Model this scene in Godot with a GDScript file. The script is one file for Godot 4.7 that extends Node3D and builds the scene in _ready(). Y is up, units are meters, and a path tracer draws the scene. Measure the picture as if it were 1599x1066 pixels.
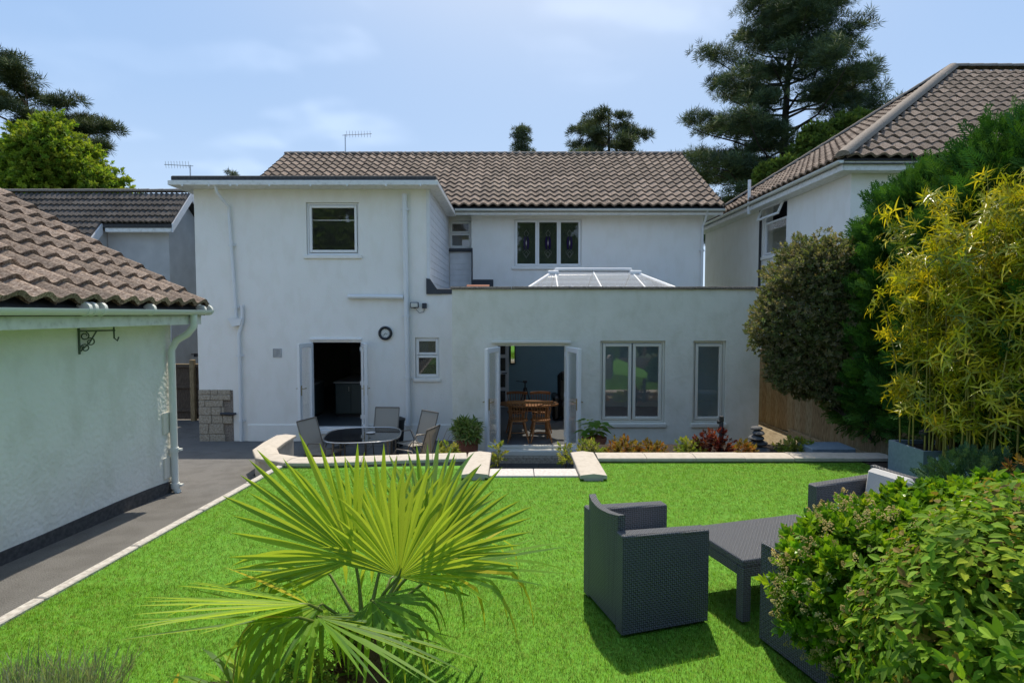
extends Node3D
# A garden behind a white rendered house, metres, y up, the lawn at y = 0, the house towards -z.

class MB:
	var v := PackedVector3Array()
	var n := PackedVector3Array()
	func tri(a: Vector3, b: Vector3, c: Vector3, o: Vector3) -> void:
		if (b - a).cross(c - a).dot(o) > 0.0:
			v.append(a); v.append(c); v.append(b)
		else:
			v.append(a); v.append(b); v.append(c)
		n.append(o); n.append(o); n.append(o)
	func quad(a: Vector3, b: Vector3, c: Vector3, d: Vector3, o: Vector3) -> void:
		tri(a, b, c, o); tri(a, c, d, o)
	func flat(a: Vector3, b: Vector3, c: Vector3, d: Vector3, away: Vector3) -> void:
		var o := (b - a).cross(c - a)
		if o.length_squared() < 1e-12: o = (c - a).cross(d - a)
		o = o.normalized()
		if o.dot((a + b + c + d) * 0.25 - away) < 0.0: o = -o
		quad(a, b, c, d, o)
	func stri(a: Vector3, b: Vector3, c: Vector3, na: Vector3, nb: Vector3, nc: Vector3) -> void:
		if (b - a).cross(c - a).dot(na + nb + nc) > 0.0:
			v.append(a); v.append(c); v.append(b); n.append(na); n.append(nc); n.append(nb)
		else:
			v.append(a); v.append(b); v.append(c); n.append(na); n.append(nb); n.append(nc)
	func squad(a: Vector3, b: Vector3, c: Vector3, d: Vector3, na: Vector3, nb: Vector3, nc: Vector3, nd: Vector3) -> void:
		stri(a, b, c, na, nb, nc); stri(a, c, d, na, nc, nd)
	func box(c: Vector3, s: Vector3, bs := Basis()) -> void:
		var h := s * 0.5
		for ax in 3:
			var p := (ax + 1) % 3
			var q := (ax + 2) % 3
			for sg in [-1.0, 1.0]:
				var o := Vector3(); o[ax] = sg
				var cs: Array[Vector3] = []
				for k in [[-1, -1], [1, -1], [1, 1], [-1, 1]]:
					var w := Vector3(); w[ax] = sg * h[ax]; w[p] = k[0] * h[p]; w[q] = k[1] * h[q]
					cs.append(c + bs * w)
				quad(cs[0], cs[1], cs[2], cs[3], bs * o)
	func span(a: Vector3, b: Vector3) -> void:
		box((a + b) * 0.5, (b - a).abs())
	# a box with chamfered edges
	func cbox(c: Vector3, s: Vector3, e: float, bs := Basis()) -> void:
		var h := s * 0.5
		e = minf(e, minf(h.x, minf(h.y, h.z)) * 0.6)
		for ax in 3:
			var p := (ax + 1) % 3
			var q := (ax + 2) % 3
			for sg in [-1.0, 1.0]:
				var o := Vector3(); o[ax] = sg
				var cs: Array[Vector3] = []
				for k in [[-1, -1], [1, -1], [1, 1], [-1, 1]]:
					var w := Vector3(); w[ax] = sg * h[ax]; w[p] = k[0] * (h[p] - e); w[q] = k[1] * (h[q] - e)
					cs.append(c + bs * w)
				quad(cs[0], cs[1], cs[2], cs[3], bs * o)
			for sp in [-1.0, 1.0]:
				for sq in [-1.0, 1.0]:
					var o2 := Vector3(); o2[p] = sp; o2[q] = sq
					var cs2: Array[Vector3] = []
					for k in [[-1, 0], [1, 0], [1, 1], [-1, 1]]:
						var w2 := Vector3(); w2[ax] = k[0] * (h[ax] - e)
						w2[p] = sp * (h[p] - (0.0 if k[1] == 0 else e)); w2[q] = sq * (h[q] - (e if k[1] == 0 else 0.0))
						cs2.append(c + bs * w2)
					quad(cs2[0], cs2[1], cs2[2], cs2[3], bs * o2.normalized())
		for sx in [-1.0, 1.0]:
			for sy in [-1.0, 1.0]:
				for sz in [-1.0, 1.0]:
					tri(c + bs * Vector3(sx * h.x, sy * (h.y - e), sz * (h.z - e)), c + bs * Vector3(sx * (h.x - e), sy * h.y, sz * (h.z - e)), c + bs * Vector3(sx * (h.x - e), sy * (h.y - e), sz * h.z), bs * Vector3(sx, sy, sz).normalized())
	func cspan(a: Vector3, b: Vector3, e: float) -> void:
		cbox((a + b) * 0.5, (b - a).abs(), e)
	func tube(pts: Array, rad, sides := 8, caps := true) -> void:
		var rings: Array = []
		var norms: Array = []
		var side := Vector3()
		for i in pts.size():
			var t: Vector3 = (pts[mini(i + 1, pts.size() - 1)] - pts[maxi(i - 1, 0)]).normalized()
			if i == 0:
				side = t.cross(Vector3.UP if absf(t.y) < 0.9 else Vector3.RIGHT).normalized()
			else:
				side = (side - t * side.dot(t)).normalized()
			var up := t.cross(side)
			var r: float = rad[i] if rad is Array else rad
			var ring := PackedVector3Array()
			var nn := PackedVector3Array()
			for k in sides:
				var a := TAU * k / sides
				var d := side * cos(a) + up * sin(a)
				ring.append(pts[i] + d * r); nn.append(d)
			rings.append(ring); norms.append(nn)
		for i in pts.size() - 1:
			for k in sides:
				var k2 := (k + 1) % sides
				squad(rings[i][k], rings[i][k2], rings[i + 1][k2], rings[i + 1][k], norms[i][k], norms[i][k2], norms[i + 1][k2], norms[i + 1][k])
		if caps:
			for e in [[0, 1], [pts.size() - 1, pts.size() - 2]]:
				var o: Vector3 = (pts[e[0]] - pts[e[1]]).normalized()
				for k in range(1, sides - 1):
					tri(rings[e[0]][0], rings[e[0]][k], rings[e[0]][k + 1], o)
	# profile: Vector2(radius, height)
	func lathe(prof: Array, sides: int, at := Vector3(), bs := Basis()) -> void:
		for i in prof.size() - 1:
			var a: Vector2 = prof[i]
			var b: Vector2 = prof[i + 1]
			var d := (b - a).normalized()
			var nr := Vector2(d.y, -d.x)
			for k in sides:
				var c1 := TAU * k / sides
				var c2 := TAU * (k + 1) / sides
				var e1 := Vector3(cos(c1), 0, sin(c1))
				var e2 := Vector3(cos(c2), 0, sin(c2))
				var n1 := bs * (e1 * nr.x + Vector3.UP * nr.y)
				var n2 := bs * (e2 * nr.x + Vector3.UP * nr.y)
				squad(at + bs * (e1 * a.x + Vector3.UP * a.y), at + bs * (e2 * a.x + Vector3.UP * a.y), at + bs * (e2 * b.x + Vector3.UP * b.y), at + bs * (e1 * b.x + Vector3.UP * b.y), n1, n2, n2, n1)
	# convex outline in the plane (u, w) extruded along d
	func prism(outline: Array, d: Vector3) -> void:
		var mid := Vector3()
		for p in outline: mid += p
		mid = mid / outline.size() + d * 0.5
		for i in outline.size():
			var a: Vector3 = outline[i]
			var b: Vector3 = outline[(i + 1) % outline.size()]
			flat(a, b, b + d, a + d, mid)
		for e in [Vector3(), d]:
			for i in range(1, outline.size() - 1):
				flat(outline[0] + e, outline[i] + e, outline[i + 1] + e, outline[i + 1] + e, mid)
	func mesh() -> ArrayMesh:
		var arr := []
		arr.resize(Mesh.ARRAY_MAX)
		arr[Mesh.ARRAY_VERTEX] = v
		arr[Mesh.ARRAY_NORMAL] = n
		var m := ArrayMesh.new()
		if v.size(): m.add_surface_from_arrays(Mesh.PRIMITIVE_TRIANGLES, arr)
		return m

var rng := RandomNumberGenerator.new()
var M := {}
var used := {}

func rnd(a: float, b: float) -> float: return rng.randf_range(a, b)
func V(x: float, y: float, z: float) -> Vector3: return Vector3(x, y, z)

func numbered(called: String) -> String:
	used[called] = used.get(called, -1) + 1
	return called if used[called] == 0 else "%s_%03d" % [called, used[called]]
func tag(o: Node3D, label: String, category: String, group := "") -> Node3D:
	o.set_meta("label", label); o.set_meta("category", category)
	if group: o.set_meta("group", group)
	return o
func thing(called: String, label: String, category: String, at := Vector3(), turn := 0.0, group := "") -> Node3D:
	var o := Node3D.new(); o.name = numbered(called); add_child(o)
	o.position = at; o.rotation.y = turn
	return tag(o, label, category, group)
# a part given in its parent's own axes
func part(mb, called: String, m: Material, parent: Node3D) -> MeshInstance3D:
	var o := MeshInstance3D.new(); o.name = called
	o.mesh = mb.mesh() if mb is MB else mb
	o.material_override = m
	parent.add_child(o, true)
	return o
# a part given in world axes under an unturned thing (or under such a part)
func wpart(mb, called: String, m: Material, parent: Node3D) -> MeshInstance3D:
	var o := part(mb, called, m, parent)
	if parent.get_parent() == self: o.position = -parent.position
	return o
func one(mb, called: String, m: Material, label: String, category: String, at := Vector3(), group := "") -> MeshInstance3D:
	var o := part(mb, numbered(called), m, self)
	o.position = at
	tag(o, label, category, group)
	return o
func structure(mb, called: String, m: Material) -> MeshInstance3D:
	var o := part(mb, numbered(called), m, self)
	o.set_meta("kind", "structure")
	return o
func copy(o: Node3D, at: Vector3, turn: float, label: String) -> Node3D:
	var c: Node3D = o.duplicate()
	var base := String(o.name).rstrip("0123456789").rstrip("_")
	c.name = numbered(base); add_child(c)
	c.position = at; c.rotation.y = turn
	if label: c.set_meta("label", label)
	return c

# ---------- materials: linear base colours ----------
func lin(r: float, g: float, b: float, a := 1.0) -> Color:
	var c := Color(r, g, b).linear_to_srgb(); c.a = a
	return c
func mat(called: String, c: Color, rough := 0.8, metal := 0.0) -> StandardMaterial3D:
	var m := StandardMaterial3D.new()
	m.resource_name = called; m.albedo_color = c; m.roughness = rough; m.metallic = metal
	M[called] = m
	return m
func noise(freq: float, octaves := 4, sd := 1, kind := FastNoiseLite.TYPE_SIMPLEX_SMOOTH) -> FastNoiseLite:
	var f := FastNoiseLite.new()
	f.noise_type = kind; f.frequency = freq; f.fractal_octaves = octaves; f.seed = sd
	return f
func ramp(stops: Array) -> Gradient:
	var g := Gradient.new()
	var o := PackedFloat32Array()
	var c := PackedColorArray()
	for s in stops:
		o.append(s[0]); c.append(s[1])
	g.offsets = o; g.colors = c
	return g
func noise_tex(f: FastNoiseLite, g: Gradient = null, size := 512, as_normal := false, bump := 4.0) -> NoiseTexture2D:
	var t := NoiseTexture2D.new()
	t.width = size; t.height = size; t.seamless = true; t.noise = f
	if g: t.color_ramp = g
	if as_normal:
		t.as_normal_map = true; t.bump_strength = bump
	return t
# colour from a noise ramp (linear stops), mapped on three planes; per: repeats each metre
func noisy(called: String, stops: Array, rough: float, per, f: FastNoiseLite, world := false, bump = null, bump_cm := 0.2) -> StandardMaterial3D:
	var m := mat(called, Color.WHITE, rough)
	m.albedo_texture = noise_tex(f, ramp(stops))
	m.uv1_triplanar = true; m.uv1_world_triplanar = world
	m.uv1_scale = per if per is Vector3 else Vector3.ONE * per
	if bump:
		m.heightmap_enabled = true; m.heightmap_texture = bump; m.heightmap_scale = bump_cm
	return m
# weathering laid over a material: a second noise that multiplies its colour
func weathered(m: StandardMaterial3D, low: Color, per: Vector3, f: FastNoiseLite, from := 0.2, to := 0.55) -> void:
	m.detail_enabled = true; m.detail_blend_mode = BaseMaterial3D.BLEND_MODE_MUL
	m.detail_albedo = noise_tex(f, ramp([[0.0, low], [from, low.lerp(Color.WHITE, .4)], [to, Color.WHITE], [1.0, Color.WHITE]]))
	m.detail_uv_layer = BaseMaterial3D.DETAIL_UV_2
	m.uv2_triplanar = true; m.uv2_world_triplanar = true; m.uv2_scale = per
func glass(called: String, c: Color, alpha: float) -> StandardMaterial3D:
	var m := mat(called, Color(c.r, c.g, c.b, alpha), 0.02)
	m.transparency = BaseMaterial3D.TRANSPARENCY_ALPHA
	m.metallic_specular = 0.6
	return m
func leafy(called: String, rough := 0.5, back := 0.6) -> StandardMaterial3D:
	var m := mat(called, Color.WHITE, rough)
	m.vertex_color_use_as_albedo = true
	m.backlight_enabled = true; m.backlight = Color(back, back, back * 0.7)
	m.metallic_specular = 0.3
	m.cull_mode = BaseMaterial3D.CULL_DISABLED
	return m
func weave_textures() -> Array:
	var s := 64
	var hgt := Image.create(s, s, false, Image.FORMAT_RGB8)
	var col := Image.create(s, s, false, Image.FORMAT_RGB8)
	for y in s:
		for x in s:
			var cx := x / 16
			var cy := y / 16
			var u := fposmod(x / 16.0, 1.0) - 0.5
			var w := fposmod(y / 16.0, 1.0) - 0.5
			var over := (cx + cy) % 2 == 0
			var a := u if over else w
			var b := w if over else u
			var edge := smoothstep(0.5, 0.36, absf(b))
			var h := edge * (0.55 + 0.45 * cos(a * PI))
			hgt.set_pixel(x, y, Color(h, h, h))
			var k := 0.18 + 0.82 * edge * (0.75 + 0.25 * cos(a * PI))
			col.set_pixel(x, y, Color(k, k, k))
	return [ImageTexture.create_from_image(hgt), ImageTexture.create_from_image(col)]

func make_materials() -> void:
	var grit := noise_tex(noise(0.08, 4, 11), null, 512)
	var fine := noise_tex(noise(0.25, 3, 12), null, 512)
	var soft := noise(0.012, 5, 3)
	noisy("render_white", [[0.0, lin(.805, .785, .73)], [0.42, lin(.825, .805, .755)], [1.0, lin(.84, .82, .775)]], 0.85, 0.22, soft, true, fine, 0.25)
	noisy("render_cream", [[0.0, lin(.68, .655, .555)], [0.4, lin(.735, .71, .61)], [1.0, lin(.77, .745, .65)]], 0.9, 0.2, noise(0.014, 5, 5), true, grit, 0.5)
	noisy("roughcast", [[0.0, lin(.68, .69, .64)], [0.4, lin(.71, .72, .67)], [1.0, lin(.74, .75, .70)]], 0.9, 0.25, noise(0.014, 5, 6), true, noise_tex(noise(0.12, 3, 15), null, 512), 0.8)
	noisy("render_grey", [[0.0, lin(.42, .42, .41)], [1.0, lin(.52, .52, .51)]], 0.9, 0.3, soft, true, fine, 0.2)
	weathered(M.render_white, Color(.985, .982, .975), V(.5, .22, .5), noise(0.012, 6, 81), .3, .5)
	weathered(M.render_cream, Color(.97, .97, .955), V(.5, .25, .5), noise(0.014, 6, 82), .3, .55)
	weathered(M.roughcast, Color(.96, .96, .945), V(.4, .25, .4), noise(0.012, 6, 83), .3, .5)
	mat("upvc", lin(.78, .78, .77), 0.35)
	noisy("fascia", [[0.0, lin(.52, .52, .48)], [0.4, lin(.70, .70, .67)], [1.0, lin(.78, .78, .76)]], 0.5, 0.7, noise(0.02, 5, 31), true)
	mat("upvc_cream", lin(.70, .67, .58), 0.4)
	noisy("clad", [[0.0, lin(.62, .63, .64)], [1.0, lin(.74, .75, .76)]], 0.5, 0.5, soft)
	mat("lead", lin(.035, .04, .05), 0.6)
	noisy("felt", [[0.0, lin(.03, .03, .032)], [1.0, lin(.085, .085, .085)]], 0.85, 1.0, noise(0.03, 4, 8))
	for i in 4:
		var k: float = [1.0, 0.74, 1.22, 0.88][i]
		noisy("tile_%d" % i, [[0.0, lin(.055 * k, .038 * k, .03 * k)], [0.36, lin(.15 * k, .108 * k, .082 * k)], [0.55, lin(.26 * k, .195 * k, .15 * k)], [0.72, lin(.36 * k, .285 * k, .23 * k)], [1.0, lin(.50 * k, .45 * k, .39 * k)]], 0.9, 2.3 + 0.2 * i, noise(0.03, 5, 40 + i), true, grit, 0.3)
		weathered(M["tile_%d" % i], Color(.50, .37, .25), V(1.6, 1.6, 1.6), noise(0.03, 5, 90 + i), .27, .40)
		noisy("dark_tile_%d" % i, [[0.0, lin(.03 * k, .026 * k, .024 * k)], [0.45, lin(.085 * k, .072 * k, .063 * k)], [0.75, lin(.14 * k, .12 * k, .105 * k)], [1.0, lin(.22 * k, .20 * k, .18 * k)]], 0.9, 1.7 + 0.2 * i, noise(0.03, 5, 50 + i), true, grit, 0.3)
	noisy("mortar", [[0.0, lin(.12, .10, .08)], [0.5, lin(.24, .20, .165)], [1.0, lin(.36, .31, .26)]], 0.95, 1.4, noise(0.03, 5, 60), true, grit, 0.6)
	mat("gutter", lin(.66, .68, .64), 0.4)
	mat("pipe_white", lin(.72, .73, .73), 0.4)
	noisy("tarmac", [[0.0, lin(.055, .053, .051)], [0.42, lin(.095, .091, .087)], [0.6, lin(.135, .13, .123)], [1.0, lin(.36, .34, .32)]], 0.9, 1.3, noise(0.22, 3, 20), true, grit, 0.5)
	weathered(M.tarmac, Color(.88, .875, .87), V(.35, .35, .35), noise(0.012, 6, 84), .3, .6)
	noisy("kerb", [[0.0, lin(.30, .27, .24)], [0.5, lin(.46, .43, .39)], [1.0, lin(.58, .55, .51)]], 0.9, 1.1, noise(0.03, 5, 21), true, grit, 0.25)
	noisy("coping", [[0.0, lin(.40, .355, .295)], [0.4, lin(.47, .42, .355)], [1.0, lin(.53, .48, .415)]], 0.85, 0.9, noise(0.02, 5, 22), true, fine, 0.15)
	noisy("stone", [[0.0, lin(.22, .18, .13)], [0.5, lin(.39, .33, .25)], [1.0, lin(.52, .46, .37)]], 0.9, 1.8, noise(0.02, 5, 23), true, grit, 0.7)
	noisy("slate", [[0.0, lin(.018, .02, .024)], [1.0, lin(.05, .053, .06)]], 0.28, 1.0, noise(0.03, 5, 24), true, fine, 0.1)
	noisy("paver_light", [[0.0, lin(.42, .39, .36)], [1.0, lin(.62, .59, .56)]], 0.8, 1.2, noise(0.03, 5, 25), true, fine, 0.12)
	noisy("soil", [[0.0, lin(.02, .014, .01)], [1.0, lin(.09, .065, .045)]], 1.0, 2.0, noise(0.08, 4, 26), true, grit, 2.0)
	noisy("turf_base", [[0.0, lin(.065, .19, .012)], [0.5, lin(.10, .27, .016)], [1.0, lin(.15, .33, .03)]], 0.95, 1.1, noise(0.05, 5, 27), true)
	noisy("far_ground", [[0.0, lin(.04, .07, .02)], [1.0, lin(.09, .12, .04)]], 1.0, 0.1, noise(0.03, 5, 28), true)
	noisy("fence_wood", [[0.0, lin(.11, .075, .035)], [0.4, lin(.21, .15, .075)], [0.75, lin(.30, .225, .125)], [1.0, lin(.36, .29, .18)]], 0.85, V(2.2, 0.35, 2.2), noise(0.03, 5, 29), true, grit, 0.15)
	noisy("fence_wood_pale", [[0.0, lin(.16, .12, .06)], [0.5, lin(.27, .215, .12)], [1.0, lin(.38, .32, .21)]], 0.85, V(2.2, 0.35, 2.2), noise(0.03, 5, 30), true, grit, 0.15)
	noisy("fence_dark", [[0.0, lin(.05, .035, .025)], [1.0, lin(.13, .095, .065)]], 0.85, V(2.2, 0.35, 2.2), noise(0.03, 5, 32), true)
	noisy("gravel_board", [[0.0, lin(.17, .125, .07)], [0.5, lin(.30, .24, .15)], [1.0, lin(.42, .35, .24)]], 0.9, V(0.5, 3.0, 0.5), noise(0.02, 5, 33), true, grit, 0.4)
	var wv := weave_textures()
	var r := mat("rattan", lin(.13, .135, .15), 0.42)
	r.albedo_texture = wv[1]; r.heightmap_enabled = true; r.heightmap_texture = wv[0]; r.heightmap_scale = 0.8
	r.uv1_triplanar = true; r.uv1_scale = Vector3.ONE * 17.0
	noisy("cushion", [[0.0, lin(.44, .43, .41)], [1.0, lin(.54, .53, .51)]], 0.95, 3.0, noise(0.05, 4, 34), false, fine, 0.1)
	glass("pane", Color(1, 1, 1), 0.004)
	glass("pane_frosted", lin(.10, .09, .08), 0.72)
	glass("pane_smoke", lin(.02, .022, .025), 0.72)
	glass("pane_lantern", lin(.84, .86, .88), 0.30)
	glass("pane_stained", lin(.06, .075, .05), 0.45)
	mat("purple_glass", lin(.018, .006, .05), 0.1)
	mat("pale_glass", lin(.42, .36, .40), 0.15)
	mat("lead_came", lin(.20, .20, .18), 0.5, 0.3)
	mat("steel", lin(.50, .50, .50), 0.3, 1.0)
	mat("brass", lin(.45, .36, .18), 0.35, 1.0)
	mat("black", lin(.018, .018, .02), 0.5)
	mat("rubber", lin(.03, .03, .03), 0.7)
	mat("iron", lin(.075, .10, .075), 0.6, 0.4)
	mat("clock_face", lin(.62, .64, .62), 0.4)
	var sl := noisy("sling", [[0.0, lin(.32, .295, .255)], [1.0, lin(.41, .38, .33)]], 0.8, 8.0, noise(0.2, 3, 36))
	sl.backlight_enabled = true; sl.backlight = Color(.7, .66, .58)
	mat("taupe_metal", lin(.19, .17, .145), 0.4, 0.5)
	noisy("terracotta", [[0.0, lin(.20, .07, .04)], [1.0, lin(.34, .13, .075)]], 0.85, 2.0, noise(0.03, 5, 37))
	noisy("planter_blue", [[0.0, lin(.15, .20, .245)], [1.0, lin(.21, .265, .315)]], 0.7, 1.5, noise(0.02, 5, 38))
	noisy("cairn", [[0.0, lin(.045, .047, .05)], [1.0, lin(.13, .13, .13)]], 0.8, 3.0, noise(0.03, 5, 39))
	noisy("oak", [[0.0, lin(.17, .065, .02)], [0.5, lin(.28, .12, .04)], [1.0, lin(.38, .18, .065)]], 0.4, V(6, 1.2, 6), noise(0.03, 5, 70))
	noisy("teal_wall", [[0.0, lin(.25, .37, .39)], [1.0, lin(.28, .405, .43)]], 0.9, 0.3, soft)
	mat("room_white", lin(.62, .62, .61), 0.8)
	mat("room_floor", lin(.16, .17, .18), 0.35)
	mat("kitchen_green", lin(.07, .095, .09), 0.5)
	mat("kitchen_wall", lin(.46, .46, .44), 0.8)
	mat("worktop", lin(.42, .42, .40), 0.25)
	mat("leather", lin(.012, .012, .014), 0.4)
	noisy("bark", [[0.0, lin(.035, .024, .018)], [0.5, lin(.10, .065, .045)], [1.0, lin(.19, .125, .085)]], 0.95, V(1.5, 0.4, 1.5), noise(0.04, 5, 71), false, grit, 3.0)
	noisy("bark_dark", [[0.0, lin(.02, .016, .012)], [1.0, lin(.075, .06, .045)]], 0.95, V(1.5, 0.4, 1.5), noise(0.04, 5, 72), false, grit, 3.0)
	noisy("fibre", [[0.0, lin(.04, .022, .012)], [0.5, lin(.13, .075, .04)], [1.0, lin(.26, .16, .09)]], 1.0, V(9, 2.5, 9), noise(0.04, 5, 73))
	noisy("culm", [[0.0, lin(.20, .17, .03)], [1.0, lin(.36, .29, .07)]], 0.45, V(3, 1, 3), noise(0.02, 4, 74), true)
	mat("petiole", lin(.13, .17, .03), 0.45)
	mat("straw", lin(.34, .22, .09), 0.8)
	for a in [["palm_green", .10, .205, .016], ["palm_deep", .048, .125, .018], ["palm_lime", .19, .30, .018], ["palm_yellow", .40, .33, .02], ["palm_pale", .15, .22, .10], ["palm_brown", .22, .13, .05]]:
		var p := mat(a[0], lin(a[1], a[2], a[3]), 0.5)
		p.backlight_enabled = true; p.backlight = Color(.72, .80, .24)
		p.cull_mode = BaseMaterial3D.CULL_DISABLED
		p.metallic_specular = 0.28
	leafy("leaf_gloss", 0.3, 0.9)
	leafy("leaf_soft", 0.65, 0.95)
	leafy("needle", 0.7, 0.7)
	leafy("grass", 0.8, 0.8)
	M.leaf_gloss.metallic_specular = 0.45; M.grass.metallic_specular = 0.12

func _ready() -> void:
	rng.seed = 7
	# camera
	var cam := Camera3D.new()
	cam.name = "camera"
	add_child(cam)
	cam.position = V(0, 2.05, 0)
	cam.rotation_degrees = V(-2.77, 0, 0)
	cam.fov = rad_to_deg(2.0 * atan(533.0 / 888.0))
	cam.near = 0.05; cam.far = 900.0
	cam.current = true
	# sky
	var sky := ProceduralSkyMaterial.new()
	sky.sky_top_color = lin(.19, .33, .58)
	sky.sky_horizon_color = lin(.54, .645, .745)
	sky.sky_curve = 0.17
	sky.ground_bottom_color = lin(.10, .12, .08)
	sky.ground_horizon_color = lin(.35, .42, .45)
	sky.sky_energy_multiplier = 1.0
	sky.sky_cover = cloud_cover()
	sky.sun_angle_max = 80.0
	sky.sun_curve = 0.33
	var env := Environment.new()
	env.background_mode = Environment.BG_SKY
	env.sky = Sky.new(); env.sky.sky_material = sky
	env.background_energy_multiplier = 1.0
	env.tonemap_mode = Environment.TONE_MAPPER_LINEAR
	env.tonemap_exposure = 1.5
	env.sdfgi_enabled = true; env.ssao_enabled = true; env.ssil_enabled = true
	var we := WorldEnvironment.new()
	we.name = "environment"; we.environment = env
	add_child(we)
	# the sun stands behind the house, a little to the right
	var sun := DirectionalLight3D.new()
	sun.name = "sun"
	add_child(sun)
	sun.look_at_from_position(Vector3.ZERO, V(-0.042, -0.628, 0.35), Vector3.UP)
	sun.light_energy = 1.1; sun.light_angular_distance = 0.53
	sun.light_color = Color(1.0, 0.955, 0.88)
	sun.shadow_enabled = true
	make_materials()
	ground()
	turf()
	garden_walls()
	house()
	extension_room()
	kitchen()
	garage()
	left_neighbour()
	right_neighbour()
	fences()
	trees()
	tall_plants()
	furniture()
	patio_set()
	small_things()
	palm()
	front_plants()

func cloud_cover() -> ImageTexture:
	var w := 1024
	var h := 512
	var im := Image.create(w, h, false, Image.FORMAT_RGBA8)
	var f := noise(1.6, 5, 91)
	var g := noise(0.9, 3, 92)
	for y in h:
		var up := (0.5 - (y + 0.5) / h) * PI
		for x in w:
			var a := (x + 0.5) / w * TAU
			var d := Vector3(cos(up) * sin(a), sin(up), cos(up) * cos(a))
			var k := 0.0
			if up > 0.0:
				var q := Vector3(d.x, 0.0, d.z) / (d.y + 0.25)
				var wx := q.x + 0.25 * g.get_noise_3d(q.x * 2.0, q.z * 2.0, 9.0)
				k = smoothstep(-0.05, 0.6, f.get_noise_3d(wx * 1.1 + q.z * 0.5, q.z * 2.6 - wx * 0.7, 0.0)) * smoothstep(-0.1, 0.55, g.get_noise_3d(q.x * 0.9, q.z * 0.9, 5.0))
			im.set_pixel(x, y, Color(1, 1, 1, clampf(k * 0.11, 0, 1)))
	return ImageTexture.create_from_image(im)

func drive_y(z: float) -> float:
	if z > -4.5: return -0.05
	if z > -8.5: return lerpf(-0.05, -0.27, (-4.5 - z) / 4.0)
	if z > -13.0: return lerpf(-0.27, -0.88, (-8.5 - z) / 4.5)
	return -0.88
func kerb_x(z: float) -> float:
	return -3.40 + 0.078 * (-3.68 - z)

func ground() -> void:
	var g := MB.new()
	g.quad(V(-400, -1.25, 60), V(400, -1.25, 60), V(400, -1.25, -600), V(-400, -1.25, -600), Vector3.UP)
	structure(g, "ground", M.far_ground)
	# tarmac drive, falling towards the house
	var d := MB.new()
	var zs := []
	var z := 6.0
	while z > -24.0:
		zs.append(z); z -= 0.5
	for i in zs.size() - 1:
		var a: float = zs[i]
		var b: float = zs[i + 1]
		var xa := kerb_x(a) - 0.02 if a > -7.6 else -3.7
		var xb := kerb_x(b) - 0.02 if b > -7.6 else -3.7
		if b < -13.3: xa = -7.2; xb = -7.2
		var o := Vector3(0, b - a, drive_y(b) - drive_y(a)).normalized()
		o = Vector3(0, absf(a - b), -(drive_y(a) - drive_y(b))).normalized()
		d.quad(V(-12, drive_y(a), a), V(xa, drive_y(a), a), V(xb, drive_y(b), b), V(-12, drive_y(b), b), o)
		if b < -8.0 and b > -13.3:
			d.quad(V(xa, drive_y(a), a), V(xb, drive_y(b), b), V(xb, -1.2, b), V(xa, -1.2, a), Vector3.RIGHT)
	structure(d, "driveway", M.tarmac)
	# lawn
	var l := MB.new()
	l.quad(V(kerb_x(6), 0, 6), V(-0.3, 0, 6), V(-0.3, 0, -7.62), V(kerb_x(-7.5), 0, -7.5), Vector3.UP)
	l.quad(V(-0.3, 0, 6), V(0.9, 0, 6), V(0.9, 0, -7.04), V(-0.3, 0, -7.04), Vector3.UP)
	l.quad(V(0.9, 0, 6), V(4.85, 0, 6), V(4.85, 0, -7.85), V(0.9, 0, -7.85), Vector3.UP)
	structure(l, "lawn", M.turf_base)
	# edging stones between drive and lawn
	var k := Node3D.new(); k.name = "kerb"; add_child(k); k.set_meta("kind", "structure")
	z = 1.5
	var kb := MB.new()
	kb.cbox(Vector3.ZERO, V(0.085, 0.2, 0.905), 0.008)
	var km := kb.mesh()
	while z > -7.2:
		var o2 := part(km, "kerb_stone", M.kerb, k)
		o2.position = V(kerb_x(z - 0.455) + rnd(-.004, .004), -0.075 + rnd(-.004, .004), z - 0.455)
		o2.rotation.y = -0.078 + rnd(-.004, .004)
		z -= 0.912
	# soil beside the lawn
	var s := MB.new()
	s.span(V(4.85, -0.9, -8.05), V(7.0, 0.012, 4))
	s.span(V(1.18, -0.9, -9.3), V(5.2, -0.1, -8.09))
	s.span(V(-1.7, -0.9, -8.75), V(-0.66, -0.12, -8.09))
	structure(s, "soil_bed", M.soil)
	# bed in which the palm stands: soil let into the turf
	var pb := MB.new()
	var prev := Vector3()
	var f := noise(0.9, 2, 5)
	for i in 41:
		var a := TAU * i / 40
		var r := 1.0 + 0.15 * f.get_noise_2d(cos(a) * 2, sin(a) * 2)
		var p := V(-1.5 + cos(a) * 1.25 * r, 0.008, -2.45 + sin(a) * 0.62 * r)
		if i: pb.tri(V(-1.5, 0.02, -2.45), prev, p, Vector3.UP)
		prev = p
	structure(pb, "palm_bed", M.soil)
	# patio slabs
	var pt := Node3D.new(); pt.name = "patio"; add_child(pt); pt.set_meta("kind", "structure")
	var base := MB.new()
	base.span(V(-3.72, -1.2, -13.0), V(5.5, -0.905, -8.0))
	part(base, "patio_bed", M.stone, pt)
	var tb := MB.new()
	tb.cbox(Vector3.ZERO, V(0.592, 0.04, 0.592), 0.004)
	var tm := tb.mesh()
	for ix in 15:
		for iz in 8:
			var x := -3.4 + ix * 0.6
			var zz := -12.7 + iz * 0.6
			if x > 0.9 and zz > -9.4: continue
			if zz < -11.0 and x > -1.3: continue
			var t := part(tm, "paving_slab", M.slate, pt)
			t.position = V(x, -0.88 + rnd(-.0015, .0015), zz)
			t.rotation.x = rnd(-.002, .002)

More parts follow.
